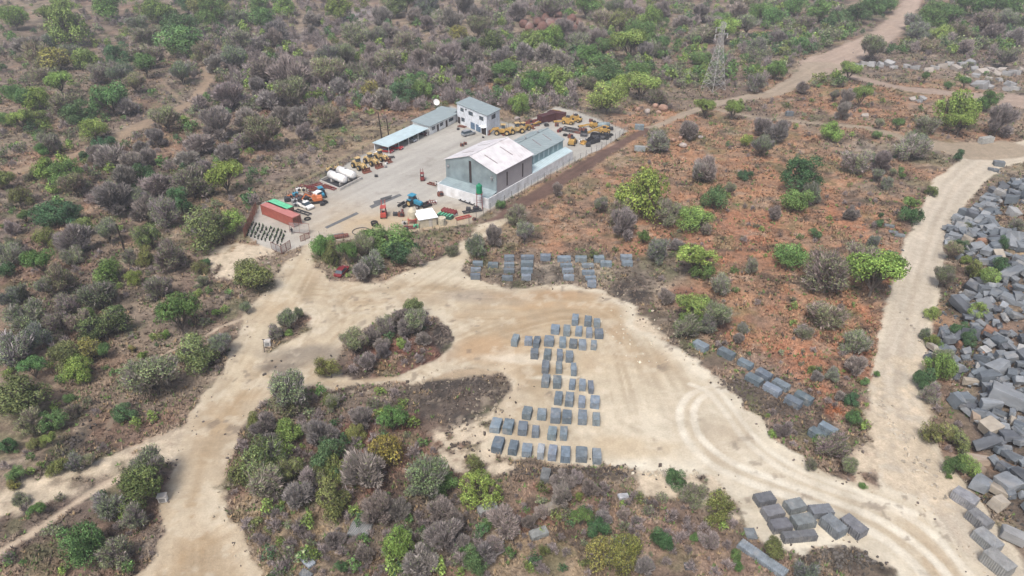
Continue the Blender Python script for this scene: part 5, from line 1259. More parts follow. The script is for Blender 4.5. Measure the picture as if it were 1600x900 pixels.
def rock(X, Y, dims, c, zoff=0, meshes=None, nm='quarry_rock', tilt=.5, grp='broken rocks in the spoil pile', yaw=None, lab=None, cat='rock'):
    o = bpy.data.objects.new(nm, rnd.choice(meshes or ROCKS)); C.objects.link(o)
    o.location = (X, Y, hz(X, Y) + dims[2] * .22 + zoff); o.rotation_euler = (rnd.uniform(-tilt, tilt), rnd.uniform(-tilt, tilt), rnd.uniform(0, 6.28) if yaw is None else yaw)
    o.scale = dims; k = rnd.uniform(.85, 1.15); o.color = (c[0] * k, c[1] * k, c[2] * k, 1)
    tag(o, lab, cat, grp); rock_list.append((o, c, dims)) if lab is None else None
    return o
Zl = lambda X, Y: (1360 + X / 3.75, 460 + Y / 3.75)
Zk = lambda X, Y: (1360 + X / 3.75, 240 + Y / 3.75)
taken = []
def named(P, dims, c, lab, yaw=None, tilt=.12, zoff=.5):
    X, Y, Z = G(*P, dims[2] * .5 + zoff); rock(X, Y, dims, c, zoff, lab=lab, yaw=yaw, tilt=tilt); taken.append((X, Y, max(dims[:2]) * .5))
named(Zl(712, 628), (3.9, 1.7, 2.0), GREYS[2], 'largest clean rectangular light-grey slab in the middle of the spoil pile', 0, .05, .9)
named(Zl(840, 590), (6.2, 2.6, 2.2), GREYS[4], 'long grey slab slanting down to the photo edge in the spoil pile', R(-38), .1, 1.1)
named(Zl(700, 470), (3.6, 1.9, 1.9), GREYS[0], 'dark rectangular block above the ribbed block in the spoil pile', R(8), .1, .9)
named(Zl(705, 530), (2.5, 1.2, 1.6), GREYS[1], 'small ribbed pale-edged block right of the tan-topped slab', 0, .06, .9)
named(Zl(590, 500), (3.0, 1.0, 1.2), TANS[0], 'tan-topped long drilled slab in the spoil pile', R(-4), .06, .8)
named(Zl(710, 760), (3.0, 2.6, 2.3), TANS[0], 'big tan-faced rock at the lower left of the spoil pile', R(20), .2, .8)
named(Zl(620, 710), (1.8, 1.4, 1.4), TANS[1], 'rounded tan rock on the pile edge above the long strips', None, .2, .4)
named(Zl(690, 200), (1.9, 1.6, 1.5), TANS[2], 'orange-brown boulder, left of the orange pair in the spoil pile', None, .3, .5)
named(Zl(733, 203), (1.3, 1.1, 1.1), TANS[2], 'smaller orange-brown boulder, right of the orange pair', None, .3, .5)
named(Zl(522, 280), (.8, 1.3, 1.2), TANS[2], 'small orange brick-like stone between grey rocks', 0, .05, .4)
named(Zk(660, 505), (2.6, 1.4, 1.1), TANS[2], 'orange slab in the upper part of the spoil pile', R(10), .1, .5)
named(Zm(640, 210), (3.3, 1.6, 1.1), TANS[1], 'long rounded tan slab right of the bright green bush', R(-3), .1, .4)
named(Zm(645, 265), (1.2, 1.5, 1.2), TANS[1], 'small tan rock under the long rounded tan slab', None, .1, .3)
named(Zm(755, 385), (3.4, 1.5, 1.3), TANS[0], 'cream coloured sloping slab near the photo edge above the four blocks', R(-45), .15, .5)
named(Zm(760, 455), (2.2, 2.2, 1.8), TANS[0], 'cream-topped grey block just above the dark scree', None, .1, .4)
named(Zm(845, 650), (3.0, 2.0, 1.6), GREYS[5], 'broken pale block with white face beside the dark scree', R(-45), .15, .4)
named(Zm(655, 345), (2.7, 2.3, 2.0), GREYS[2], 'white-topped angular block above the row of four blocks', R(30), .15, .5)
named(Zk(530, 850), (2.9, 2.5, 2.2), GREYS[1], 'large square grey block at the left foot of the upper pile', R(18), .08, .6)
named(Zk(680, 785), (3.2, 1.8, 1.5), GREYS[1], 'wide grey slab topping the rocks below the yellow-green bush', R(-8), .1, .8)
named(Zk(700, 560), (3.2, 2.2, 1.3), GREYS[2], 'broad light slab below the orange slab', R(30), .12, .7)
named(Zl(470, 255), (1.9, 1.4, 1.5), GREYS[4], 'upper of two stacked grey blocks by the orange brick-like stone', R(15), .05, 1.3)
named(Zl(470, 318), (2.0, 1.3, 1.3), GREYS[1], 'lower of two stacked grey blocks by the orange brick-like stone', R(5), .05, .2)
named(Zl(360, 368), (2.2, 1.8, 1.2), GREYS[3], 'separate dark pointed rock beside the road bank', None, .2, .2)
named(Zl(435, 215), (1.9, 1.9, 1.5), GREYS[0], 'grey diamond-shaped rock left of the dark shrubs', None, .2, .3)
named(Zl(512, 610), (1.2, 2.6, 2.2), GREYS[0], 'upright leaning dark slab on the inner edge of the pile', R(10), .3, .5)
# scatter the rest of the pile as a packing
PILE = wpoly([(1700,255),(1600,278),(1560,290),(1530,318),(1488,345),(1474,378),(1480,402),(1502,412),(1526,432),(1528,452),(1496,458),(1490,486),(1500,508),(1466,520),(1452,545),(1462,562),(1490,575),(1496,600),(1500,630),(1520,655),(1535,680),(1532,715),(1545,730),(1560,765),(1590,800),(1640,840),(1760,860),(1760,400)])
GAPS = [wpoly([(1545,352),(1600,325),(1640,330),(1640,405),(1600,412),(1568,395),(1548,372)]), wpoly([(1570,498),(1600,492),(1640,500),(1640,530),(1600,532),(1575,520)]), wpoly([(1478,500),(1497,495),(1502,520),(1480,530)]), wpoly([(1500,412),(1530,430),(1560,445),(1556,452),(1520,450)])]
cand = []; rr_ = np.random.default_rng(42)
PX_ = rr_.uniform(PILE[:, 0].min(), PILE[:, 0].max(), 9000); PY_ = rr_.uniform(PILE[:, 1].min(), PILE[:, 1].max(), 9000)
PP = np.stack([PX_, PY_], 1); ins = sdf(PP, PILE) < -.2
for g_ in GAPS: ins &= ~((sdf(PP, g_) < 0) & (rr_.random(len(PP)) < .93))
def proj(X, Y, Z):
    D = Y * CP + (CAM_H - Z) * SP; return 800 + FPX * X / D, 450 - FPX * (Y * SP - (CAM_H - Z) * CP) / D
chosen = []
for (X, Y) in PP[ins]:
    big = (Y < 118); rad = (rr_.uniform(.6, 1.0) if rr_.random() < .65 else rr_.uniform(1.0, 1.8)) if big else (rr_.uniform(.6, .9) if rr_.random() < .5 else rr_.uniform(.9, 1.6))
    if any((X - a) ** 2 + (Y - b) ** 2 < (.54 * (rad + c)) ** 2 for a, b, c in taken): continue
    taken.append((X, Y, rad)); px, py = proj(X, Y, hz(X, Y) + .8)
    chosen.append((X, Y, rad, px, py))
vis = [c for c in chosen if -5 < c[3] < 1612 and c[4] < 908]
vis.sort(key=lambda c: -c[2] * pxm(c[0], c[1])); inv = vis[265:] + [c for c in chosen if c not in vis and c[3] < 1680]; vis = vis[:265]
print('ROCKS', len(chosen), len(vis), len(inv))
ZONE_LM = [("the pile's upper foot",1530,320),("the orange slab",1536,375),("the grassy gap in the upper pile",1590,365),("the yellow-green bush in the pile",1540,436),("the large square block at the pile foot",1501,467),
 ("the orange boulder pair",1549,514),("the stacked grey pair",1485,536),("the largest rectangular slab",1550,627),("the long slanting slab",1584,617),("the tan-topped drilled slab",1517,593),("the big tan-faced rock",1549,662),
 ("the long rounded tan slab",1531,716),("the white-topped angular block",1535,752),("the cream sloping slab",1561,763),("the broken pale block",1585,833),("the dark rectangular block",1547,585),("the wide grey slab",1541,449),("the topmost picture-edge rocks",1595,290),("the picture edge beside the grass gap",1597,510),("the picture edge above the cream slab",1596,730),("the picture edge at the slanting slab's upper end",1598,560),("the picture edge below the yellow-green bush",1596,460)]
tmp = []
for (X, Y, rad, px, py) in vis:
    c = rnd.choice(GREYS[:5] * 6 + [GREYS[5]] + TANS[:1])
    shp = rnd.choice(['blocky', 'blocky', 'slab-like', 'long'])
    dims = {'blocky': (rad * 1.9, rad * 1.6, rad * 1.35), 'slab-like': (rad * 2.3, rad * 1.8, rad * .75), 'long': (rad * 2.9, rad * 1.2, rad * 1.1)}[shp]
    tmp.append((px, py, f"{cname(c)} {shp} rock", X, Y, dims, c))
labs = autolabel([t[:3] for t in tmp], ZONE_LM)
for t_, lab in zip(tmp, labs):
    o = rock(t_[3], t_[4], t_[5], t_[6], rnd.uniform(0, 1.1), tilt=.42, lab=lab)
# the many small pieces between them
def rubble():
    Vs = []; Fs = []; Cs = []; n0 = 0; r = rr_
    base = []
    for m_ in ROCKS[:8]:
        v = np.array([tuple(q.co) for q in m_.vertices]); f = [tuple(p.vertices) for p in m_.polygons]; base.append((v, f))
    Vall = []; Fall = []; Call = []
    def put(X, Y, s, c, z=0):
        v, f = base[r.integers(0, 8)]; M = rotm(*r.uniform(-3, 3, 3)); d = np.array((s * r.uniform(.8, 1.6), s * r.uniform(.6, 1.2), s * r.uniform(.4, 1)))
        q = (v * d) @ M.T + (X, Y, hz(X, Y) + s * .15 + z); o = len(Vall); Vall.extend(map(tuple, q)); Fall.extend([tuple(i + o for i in ff) for ff in f]); Call.extend([tuple(np.array(c) * r.uniform(.7, 1.15))] * len(v))
    for (X, Y, rad, px, py) in inv: put(X, Y, rad * 1.5, GREYS[r.integers(0, 5)], .2)
    pin = PP[ins][:3200]
    for (X, Y) in pin:
        px, py = proj(X, Y, hz(X, Y))
        if px < 1640: put(X, Y, r.uniform(.3, 1.0), GREYS[r.integers(0, 6)] if r.random() < .9 else TANS[r.integers(0, 3)], r.uniform(0, .4))
    # loose stones along road edges and on the scree
    st_ = []
    for (a, b_, rx, ry, n, c) in [(900,742,90,8,70,(.10,.09,.085)),(1170,605,38,20,130,(.12,.10,.09)),(1215,640,30,12,60,(.12,.10,.09)),(1380,640,12,80,40,(.42,.38,.31)),(1465,560,10,60,60,(.36,.33,.28)),(1440,720,20,50,40,(.42,.38,.31)),(1330,872,60,18,120,(.13,.12,.11)),
        (1560,775,25,40,90,(.08,.075,.07)),(1180,610,60,24,260,(.09,.075,.065)),(1235,655,40,20,160,(.10,.085,.07)),(1000,450,60,30,260,(.10,.08,.065)),(740,620,90,30,400,(.09,.075,.065)),(740,680,40,30,160,(.09,.075,.065)),(470,562,60,10,160,(.08,.07,.062)),(900,735,100,8,240,(.09,.075,.065)),(440,575,30,8,100,(.1,.09,.08)),(1330,875,60,18,160,(.09,.08,.07)),(870,425,110,20,220,(.12,.10,.085)),(700,520,20,22,160,(.11,.09,.08)),(1540,560,60,200,500,(.10,.115,.13)),(480,560,44,8,60,(.10,.09,.085)),(720,620,70,26,90,(.12,.10,.09)),(750,640,40,30,60,(.3,.26,.2)),(985,450,40,30,90,(.16,.13,.11)),(820,425,60,14,50,(.2,.17,.14)),(700,515,12,20,40,(.2,.17,.14)),(395,650,14,14,25,(.08,.07,.065)),(120,690,14,26,60,(.07,.062,.058)),
        (1055,740,60,6,40,(.45,.41,.33)),(400,410,20,14,25,(.4,.36,.3)),(1400,90,190,20,60,(.28,.26,.25)),(1555,265,20,8,30,GREYS[1]),(1320,700,40,30,50,(.2,.17,.15)),(640,600,180,6,40,(.3,.26,.2)),(1000,520,70,40,60,(.5,.46,.37))]:
        X0, Y0 = flat_px(a, b_); q = pxm(X0, Y0); 
        for _ in range(n):
            st_.append((X0 + r.normal(0, .6) * rx / q, Y0 + r.normal(0, .6) * ry / (q * math.sin(depress(Y0))), c))
    gs = ground_colour(np.array([q[0] for q in st_]), np.array([q[1] for q in st_]))[1]
    for q, g_ in zip(st_, gs):
        if g_ > .5 or q[2][0] > .25 or r.random() < .04: put(q[0], q[1], r.uniform(.12, .5), q[2])
    # pebbles thrown along the pit floor rims
    poly = SAND; 
    for i in range(len(poly)):
        a, b_ = poly[i], poly[(i + 1) % len(poly)]
        for _ in range(int(np.linalg.norm(b_ - a) * 1.5)):
            p = a + (b_ - a) * r.random() + r.normal(0, .9, 2); put(p[0], p[1], r.uniform(.08, .34), (.40, .35, .27) if r.random() < .6 else (.13, .11, .10))
    me = bpy.data.meshes.new('rubble'); me.from_pydata(Vall, [], Fall); A_ = me.attributes.new('lc', 'FLOAT_COLOR', 'POINT'); cc = np.ones((len(Vall), 4), np.float32); cc[:, :3] = np.array(Call); A_.data.foreach_set('color', cc.ravel()); me.materials.append(LEAF)
    o = bpy.data.objects.new('rubble', me); C.objects.link(o); tag(o, 'loose broken stone, gravel and rock chips between the rocks and along the tracks', 'rubble', kind='stuff')
rubble()
# far rock row upper right
tmp = []
FR = [(1343,102,12),(1351,97,10),(1362,99,14),(1376,100,12),(1389,98,13),(1397,103,9),(1418,102,10),(1431,104,11),(1450,108,12),(1462,104,10),(1474,102,14),(1484,98,12),(1495,106,13),(1505,100,14),(1517,98,15),(1524,107,11),(1536,112,16),(1548,110,16),(1557,114,12),(1566,108,12),(1575,114,13),(1586,112,14),(1596,108,12),(1525,116,10),(1512,122,9),(1531,133,18),(1541,131,12),(1548,134,10),(1579,130,14),(1575,137,12),(1589,136,10),(1562,122,9),(1545,121,10),
 (1352,178,9),(1443,152,10),(1437,155,8),(1427,153,9),(1515,158,13),(1500,160,8),(1526,162,9),(1338,30,7)]
for (px, py, w_) in FR:
    c = rnd.choice([(.30, .30, .30), (.26, .265, .27), (.33, .30, .27)]); tmp.append((px, py, ('small' if w_ < 11 else 'large') + ' pale grey boulder', w_, c))
labs = autolabel([t[:3] for t in tmp], [("the far left end of the rock row",1343,100),("the middle gap of the far rock row",1435,104),("the far rock row's dense centre",1505,102),("the upper-right picture edge",1598,112),("the rocks beside the far right road",1550,133),("the bright tree in the right clearing",1493,173)])
for t_, lab in zip(tmp, labs):
    X, Y, Z = G(t_[0], t_[1], 1); s = t_[3] / pxm(X, Y) * 1.15; rock(X, Y, (s, s * .8, s * .62), t_[4], 0, nm='boulder', grp='pale boulders bordering the far tracks', lab=lab, tilt=.3, cat='boulder')
# red outcrop and orange boulders
OC = [(818,38,14),(828,45,16),(840,36,17),(852,31,15),(848,45,18),(862,40,20),(875,36,17),(888,40,18),(897,46,14),(866,52,16),(880,52,16),(836,53,13),(858,22,13),(873,24,12),(893,30,14),(905,36,10)]
labs = autolabel([(a, b, 'rounded dark red-brown boulder') for a, b, c in OC], [("the left end of the red outcrop",815,45),("the middle of the red outcrop",858,40),("the right end of the red outcrop",905,42)])
for (px, py, w_), lab in zip(OC, labs):
    X, Y, Z = G(px, py, 1.5); s = w_ / pxm(X, Y) * 1.3; rock(X, Y, (s, s * .85, s * .9), (.155, .088, .075), .6, BOULD, 'boulder', .3, 'red boulder outcrop on the hill', lab=lab, cat='boulder')
for (px, py, w_, lab) in [(997,170,11,'pale orange boulder at the left end of the trackside boulder line'),(1012,173,12,'second boulder from the left in the trackside line'),(1024,164,11,'darker orange boulder standing highest in the trackside line'),(1036,169,17,'biggest orange boulder at the right end of the trackside line'),(1029,174,9,'small boulder in front of the two orange boulders'),
    (1052,217,11,'grey boulder left of the bare tree in the orange clearing'),(1064,213,10,'pink-grey boulder beneath the bare tree in the orange clearing'),(1067,226,13,'flat pinkish boulder lowest of the three by the bare tree'),(1095,212,8,'small low boulder alone right of the bare tree'),(815,138,12,'pale boulder beside the bright bushes above the scrapyard'),
    (808,184,10,'white stone in scrub beside the office end wall')]:
    X, Y, Z = G(px, py, .8); s = w_ / pxm(X, Y) * 1.15; rock(X, Y, (s, s * .8, s * .7), (.34, .22, .17) if 'orange' in lab else (.33, .29, .27), .1, BOULD, 'boulder', .3, 'boulders beside the service track', lab=lab, cat='boulder')
# ---------------------------------------------------------------- vehicles, machines, yard clutter
def wheel(parent, x, y, r, w_, name='wheel'):
    mb = MB(); mb.tube((x, y - w_ / 2, r), (x, y + w_ / 2, r), r, r, 16); wh = mb.build(name, blk, parent)
    mb = MB(); mb.tube((x, y - w_ / 2 - .02, r), (x, y + w_ / 2 + .02, r), r * .55, r * .55, 12); mb.build('rim', steelp if r < .5 else yel2, wh)
    return wh
dkredc = mat('dark_red_car_paint', (.16, .02, .025), .35)
def W3(px, py): X, Y = flat_px(px, py); return (X, Y, 0)
def car(px, py, yaw, paint, lab, kind='sedan', cat='car', nm='car'):
    t = thing(nm, lab, cat, W3(px, py), yaw)
    L, Wd = (4.4, 1.75) if kind == 'sedan' else (4.7, 1.9)
    h = .95 if kind != 'sedan' else .82; top = 1.75 if kind == 'suv' else (1.72 if kind == 'pickup' else 1.42)
    mb = MB(); mb.side([(-L / 2, .35), (L / 2, .35), (L / 2, h - .22), (L / 2 - .25, h - .02), (L / 2 - 1.1, h + .04), (-L / 2 + .1, h + .04), (-L / 2, h - .1)], -Wd / 2, Wd / 2); mb.build('body', paint, t)
    if kind == 'sedan': c0, c1, r0, r1 = -1.75, 1.05, -1.1, .35
    elif kind == 'suv': c0, c1, r0, r1 = -2.25, 1.15, -2.05, .45
    else: c0, c1, r0, r1 = -.35, 1.25, -.2, .7
    mb = MB(); w1 = Wd / 2 - .06; w2 = Wd / 2 - .22
    P = [(c0, -w1, h), (c1, -w1, h), (c1, w1, h), (c0, w1, h), (r0, -w2, top - .05), (r1, -w2, top - .05), (r1, w2, top - .05), (r0, w2, top - .05)]
    mb.add(P, [(0, 1, 5, 4), (1, 2, 6, 5), (2, 3, 7, 6), (3, 0, 4, 7), (4, 5, 6, 7)]); mb.build('windows', glass, t)
    mb = MB(); mb.box(((r0 + r1) / 2, 0, top), (r1 - r0 + .08, w2 * 2 + .06, .09), bev=.04); mb.build('roof', paint, t)
    if kind == 'pickup':
        mb = MB(); mb.box((-1.35, 0, h + .02), (1.75, Wd - .3, .1)); mb.build('load_bed', dkst, t)
        for s in (-1, 1): mb = MB(); mb.box((-1.35, s * (Wd / 2 - .07), h + .17), (1.9, .09, .3)); mb.build('bed_side', paint, t)
    for x in (-L / 2 + .8, L / 2 - .85):
        for s in (-1, 1): wheel(t, x, s * (Wd / 2 - .1), .34, .22)
    for s in (-1, 1):
        mb = MB(); mb.box((L / 2, s * (Wd / 2 - .3), h - .25), (.06, .35, .16)); mb.build('headlight', white2, t)
    return t
car(535, 427, R(75), dkredc, 'small dark red car parked at the sand edge below the gate bushes', 'sedan')
car(732, 211, R(38), silver, 'silver off-road car parked in front of the two-storey office', 'suv')
car(592.5, 245, R(-28), white2, 'white car parked outside the carport end', 'sedan')
car(604, 237.5, R(-20), redp, 'bright red car under the open end of the carport')
car(619, 232.5, R(-20), redp, 'darker red car parked second under the carport')
car(640.5, 220.5, R(-25), silver, 'silver-white car in the middle of the carport', 'sedan')
car(659, 210.5, R(-25), dkcar, 'dark maroon car at the office end of the carport')
car(478, 324, R(-38), white2, 'white pickup truck parked beside the green-roofed container', 'pickup', 'pickup', 'pickup_truck')

def loader(px, py, yaw, lab, paint=yel, s=1.0, drop=0.0):
    t = thing('wheel_loader', lab, 'wheel loader', W3(px, py), yaw); t.scale = (s, s, s)
    mb = MB(); mb.side([(-3.4, .9), (-.4, .9), (-.4, 2.1), (-2.9, 2.25), (-3.4, 1.9)], -.85, .85); mb.box((-3.45, 0, 1.2), (.35, 1.9, .8)); mb.build('engine_housing', paint, t)
    mb = MB(); mb.side([(-.2, .8), (1.7, .8), (2.0, 1.6), (1.0, 2.1), (-.2, 1.5)], -.55, .55); mb.tube((-.3, 0, .5), (-.3, 0, 1.8), .25); mb.build('front_frame', paint, t)
    mb = MB(); mb.box((-.95, 0, 2.85), (1.25, 1.3, 1.25), top=.9); c = mb.build('cab', glass, t)
    mb = MB(); mb.box((-.95, 0, 3.55), (1.7, 1.7, .14)); mb.build('cab_roof', yel2, c); mb = MB(); mb.box((-.95, 0, 2.2), (1.4, 1.5, .15)); mb.build('cab_base', yel2, c)
    for q in (-1, 1):
        mb = MB(); mb.beam((.6, q * .6, 2.15), (2.5, q * .6, 1.9 - drop), .2, .42); mb.beam((2.5, q * .6, 1.9 - drop), (3.7, q * .6, .55), .2, .38); mb.build('lift_arm', paint, t)
        mb = MB(); mb.tube((.9, q * .3, 1.2), (2.6, q * .5, 1.55 - drop), .09); mb.build('hydraulic_ram', steelp, t)
    mb = MB(); mb.side([(3.5, .1), (4.7, .05), (4.75, .18), (3.75, .3), (3.65, 1.15), (3.9, 1.45), (3.5, 1.3)], -1.45, 1.45); mb.build('bucket', rust, t)
    mb = MB(); mb.tube((-2.2, .35, 2.2), (-2.2, .35, 3.4), .09); mb.build('exhaust_stack', dkst, t)
    for x in (-2.3, 1.15):
        for q in (-1, 1): wheel(t, x, q * 1.15, .88, .62)
    return t
loader(563, 264, R(-48), 'old yellow wheel loader with lowered bucket beside the white fuel tanks', yel2, .9)
loader(582, 257, R(-46), 'middle yellow wheel loader between its twin and the white car', yel2, .9)
loader(597, 250, R(-44), 'tan wheel loader with huge tyres, closest to the carport', yel2, .82)
loader(782, 210, R(175), 'yellow wheel loader standing at the office end wall', yel, .95)
loader(804, 208, R(-160), 'cream-yellow loader behind the pale roof ridge', yel2, .95, .3)
loader(820, 204, R(40), 'yellow loader half hidden behind the shed roof', yel, .8)

def tractor(px, py, yaw, lab, paint=bluet, s=1.0, rops=False):
    t = thing('tractor', lab, 'tractor', W3(px, py), yaw); t.scale = (s, s, s)
    mb = MB(); mb.side([(.1, .8), (2.1, .75), (2.2, 1.35), (1.9, 1.55), (.1, 1.65)], -.38, .38); mb.build('bonnet', paint, t)
    mb = MB(); mb.box((-.2, 0, .85), (1.6, .7, .5)); mb.build('chassis', dkst, t)
    mb = MB(); mb.box((-.55, 0, 1.9), (1.25, 1.3, 1.2), top=.9); c = mb.build('cab', glass, t)
    mb = MB(); mb.box((-.55, 0, 2.6), (1.55, 1.55, .2), bev=.08); mb.build('cab_roof', paint, c)
    for q in (-1, 1):
        wheel(t, -.75, q * .95, .82, .45); wheel(t, 1.6, q * .8, .48, .3)
        mb = MB(); mb.box((-.75, q * .95, 1.72), (1.1, .5, .08)); mb.build('mudguard', paint, t)
    mb = MB(); mb.tube((1.2, .2, 1.5), (1.2, .2, 2.3), .05); mb.build('exhaust_stack', dkst, t)
tractor(648, 322, R(-35), 'tractor with bright blue cab roof standing behind the white-roofed shed', s=1.15)
tractor(503, 306.5, R(-60), 'small blue tractor half behind the orange machine', s=.9)
def harrow(px, py, yaw, lab, m=dkst, n=7, nm='disc_harrow', cat='farm implement', s=1.0):
    t = thing(nm, lab, cat, W3(px, py), yaw); t.scale = (s, s, s)
    mb = MB(); mb.box((0, .8, .75), (2.6, .12, .14)); mb.box((0, -.8, .75), (2.6, .12, .14)); mb.box((-.9, 0, .75), (.12, 1.7, .14)); mb.box((.9, 0, .75), (.12, 1.7, .14)); mb.beam((0, .8, .75), (0, 2.1, .55), .12, .12); mb.build('frame', m, t)
    for y in (-.8, .8):
        for i in range(n):
            x = -1.2 + 2.4 * i / (n - 1); mb = MB(); mb.tube((x - .03, y, .38), (x + .03, y, .38), .36, .30, 12); mb.build('disc', m, t)
harrow(631, 322, R(60), 'dark disc implement left of the blue-roofed tractor'); harrow(665, 322.5, R(40), 'black implement behind the blue-roofed tractor')
harrow(674, 319, R(20), 'dark red implement right of the blue-roofed tractor', rustred, 5, s=.9)
def forklift(px, py, yaw, lab, paint, s=1.0):
    t = thing('forklift', lab, 'forklift', W3(px, py), yaw); t.scale = (s, s, s)
    mb = MB(); mb.side([(-1.3, .35), (.8, .35), (.8, .9), (.1, 1.0), (-.3, 1.25), (-1.3, 1.15)], -.55, .55); mb.build('body', paint, t)
    for x, y in ((-1, -.5), (-1, .5), (.5, -.5), (.5, .5)): mb = MB(); mb.tube((x, y, 1), (x * .8, y * .9, 2.2), .05); mb.build('cab_post', dkst, t)
    mb = MB(); mb.box((-.25, 0, 2.22), (1.6, 1.1, .08)); mb.build('cab_roof', paint, t)
    for q in (-1, 1):
        mb = MB(); mb.box((1.0, q * .35, 1.6), (.14, .12, 3.0)); mb.build('mast_rail', paint, t)
        mb = MB(); mb.box((1.6, q * .3, .12), (1.2, .12, .06)); mb.build('fork', dkst, t)
        for x in (-.9, .55): wheel(t, x, q * .5, .33, .24)
    mb = MB(); mb.box((-.5, 0, 1.25), (.5, .5, .2)); mb.build('seat', blk, t)
forklift(660, 281, R(100), 'small dark red forklift alone in the middle of the yard', rustred, .95)
forklift(600, 338, R(95), 'bright red forklift behind the big gate bush', redm, 1.25)
# orange excavator
t = thing('excavator', 'orange digger parked beside the white pickup', 'excavator', W3(494, 316), R(200))
for q in (-1, 1):
    mb = MB(); mb.side([(-1.3, 0), (1.3, 0), (1.6, .3), (1.4, .62), (-1.4, .62), (-1.6, .3)], q * 1.0 - .22, q * 1.0 + .22); mb.build('track', blk, t)
mb = MB(); mb.box((-.5, 0, 1.15), (2.4, 2.0, .9), bev=.15); mb.build('body', orangep, t)
mb = MB(); mb.box((.35, .6, 1.75), (1.1, .8, 1.3), top=.85); mb.build('cab', orangep, t)
mb = MB(); mb.beam((.6, -.2, 1.3), (2.3, -.2, 2.6), .22, .3); mb.beam((2.3, -.2, 2.6), (3.4, -.2, 1.2), .18, .25); mb.build('boom', orangep, t)
mb = MB(); mb.side([(3.2, .6), (3.6, 1.2), (4.0, .9), (3.8, .4)], -.6, .2); mb.build('bucket', dkst, t)
# old truck
t = thing('flatbed_truck', 'cream-cabbed old truck with bare chassis behind the orange digger', 'truck', W3(489, 308), R(-30))
mb = MB(); mb.box((1.9, 0, 1.35), (1.5, 2.0, 1.5), bev=.15); c = mb.build('cab', white2, t)
mb = MB(); mb.box((2.68, 0, 1.65), (.06, 1.6, .6)); mb.build('windscreen', glass, c)
for q in (-1, 1): mb = MB(); mb.box((-.7, q * .4, .75), (4.2, .15, .22)); mb.build('chassis_rail', rust, t)
for x in (1.9, -1.8):
    for q in (-1, 1): wheel(t, x, q * .9, .45, .3)

# containers
def container(cx, cy, yaw, L_, lab, side_m, top_m, h=2.59, Wd=2.44, doors=True, name='shipping_container'):
    t = thing(name, lab, 'shipping container', (cx, cy, 0), yaw)
    mb = MB(); mb.box((0, 0, h / 2 + .08), (L_ - .1, Wd - .1, h - .12)); mb.build('wall', side_m, t)
    mb = MB(); mb.box((0, 0, h + .06), (L_ - .06, Wd - .06, .08)); mb.build('roof', top_m, t)
    for x in (-1, 1):
        for y in (-1, 1): mb = MB(); mb.box((x * (L_ / 2 - .06), y * (Wd / 2 - .06), h / 2 + .05), (.14, .14, h + .1)); mb.build('corner_post', side_m, t)
    for y in (-1, 1): mb = MB(); mb.box((0, y * (Wd / 2 - .03), h + .03), (L_ - .2, .1, .14)); mb.build('top_rail', side_m, t)
    if doors:
        for y in (-1, 1):
            mb = MB(); mb.box((L_ / 2 - .02, y * Wd / 4, h / 2 + .05), (.07, Wd / 2 - .12, h - .3)); dd_ = mb.build('door', rust, t)
            for k in (-.3, .3): mb = MB(); mb.tube((L_ / 2 + .04, y * Wd / 4 + k, .3), (L_ / 2 + .04, y * Wd / 4 + k, h - .15), .035); mb.build('lock_bar', dkst, dd_)
    return t
ca, cb = np.array(flat_px(405.8, 320.4, 2.6)), np.array(flat_px(456.9, 341.3, 2.6)); an = math.atan2(cb[1] - ca[1], cb[0] - ca[0]); nn = np.array((-math.sin(an), math.cos(an)))
cc = (ca + cb) / 2 + nn * 1.25; container(cc[0], cc[1], an, 12.4, 'long rusty red shipping container beside the seedling plot', redc, redtop)
g1 = np.array(flat_px(437, 318.5, 2.7)); container(g1[0], g1[1], an, 7.6, 'dark container with a bright green roof behind the long red container', dkgreen, greenc)
q = np.array(flat_px(870, 176, 2.4)); container(q[0], q[1], R(-28), 6.0, 'maroon container at the back corner of the scrapyard', maroon, maroon)
q = np.array(flat_px(858, 178, 2.4)); container(q[0] - 1, q[1] - 1, R(38), 6.0, 'near-black container next to the maroon one', dkcar, maroon)

# fuel tanks in a bund
bo = np.array(flat_px(531, 298)); ba, bb_ = np.array(flat_px(500, 285)), np.array(flat_px(566, 280))
e1 = ba - bo; e2 = bb_ - bo; t = thing('tank_bund', 'low pale concrete wall enclosing the two white fuel tanks', 'bund wall', (*bo, 0))
cs = [np.zeros(2), e2, e1 + e2, e1]
for i in range(4):
    a, b = cs[i], cs[(i + 1) % 4]; d = (b - a) / np.linalg.norm(b - a); mb = MB(); wall_between(mb, a + d * .13, b - d * .13 if i < 4 else b, 0, .8, .25); mb.build('wall', conc, t)
mb = MB(); mb.prism([p * .96 + (e1 + e2) * .02 for p in cs], .0, .05); mb.build('floor', dkst, t)
for f, lab in ((.33, 'front white horizontal fuel tank in the bund'), (.72, 'rear white horizontal fuel tank in the bund')):
    u1 = e1 / np.linalg.norm(e1); u2 = e2 / np.linalg.norm(e2); c0 = bo + e2 * f + u1 * .9
    t = thing('fuel_tank', lab, 'fuel tank', (*c0, .06)); L_ = 6.2; d3 = np.array((*u1, 0)); z = np.array((0, 0, 1.75))
    mb = MB(); mb.tube(z, z + d3 * L_, 1.12, 1.12, 20); mb.tube(z, z - d3 * .25, 1.12, .7, 20); mb.tube(z + d3 * L_, z + d3 * (L_ + .25), 1.12, .7, 20); mb.build('tank_shell', white2, t, True)
    for k in (.2, .8): mb = MB(); p = d3 * L_ * k; mb.box(p + (0, 0, .4), (.4, 1.8, .75), (0, 0, math.atan2(u1[1], u1[0]))); mb.build('saddle', conc, t)
    mb = MB(); p = z + d3 * L_ * .5 + (0, 0, 1.1); mb.tube(p, p + (0, 0, .3), .3, .3, 10); mb.build('manhole', steelp, t)

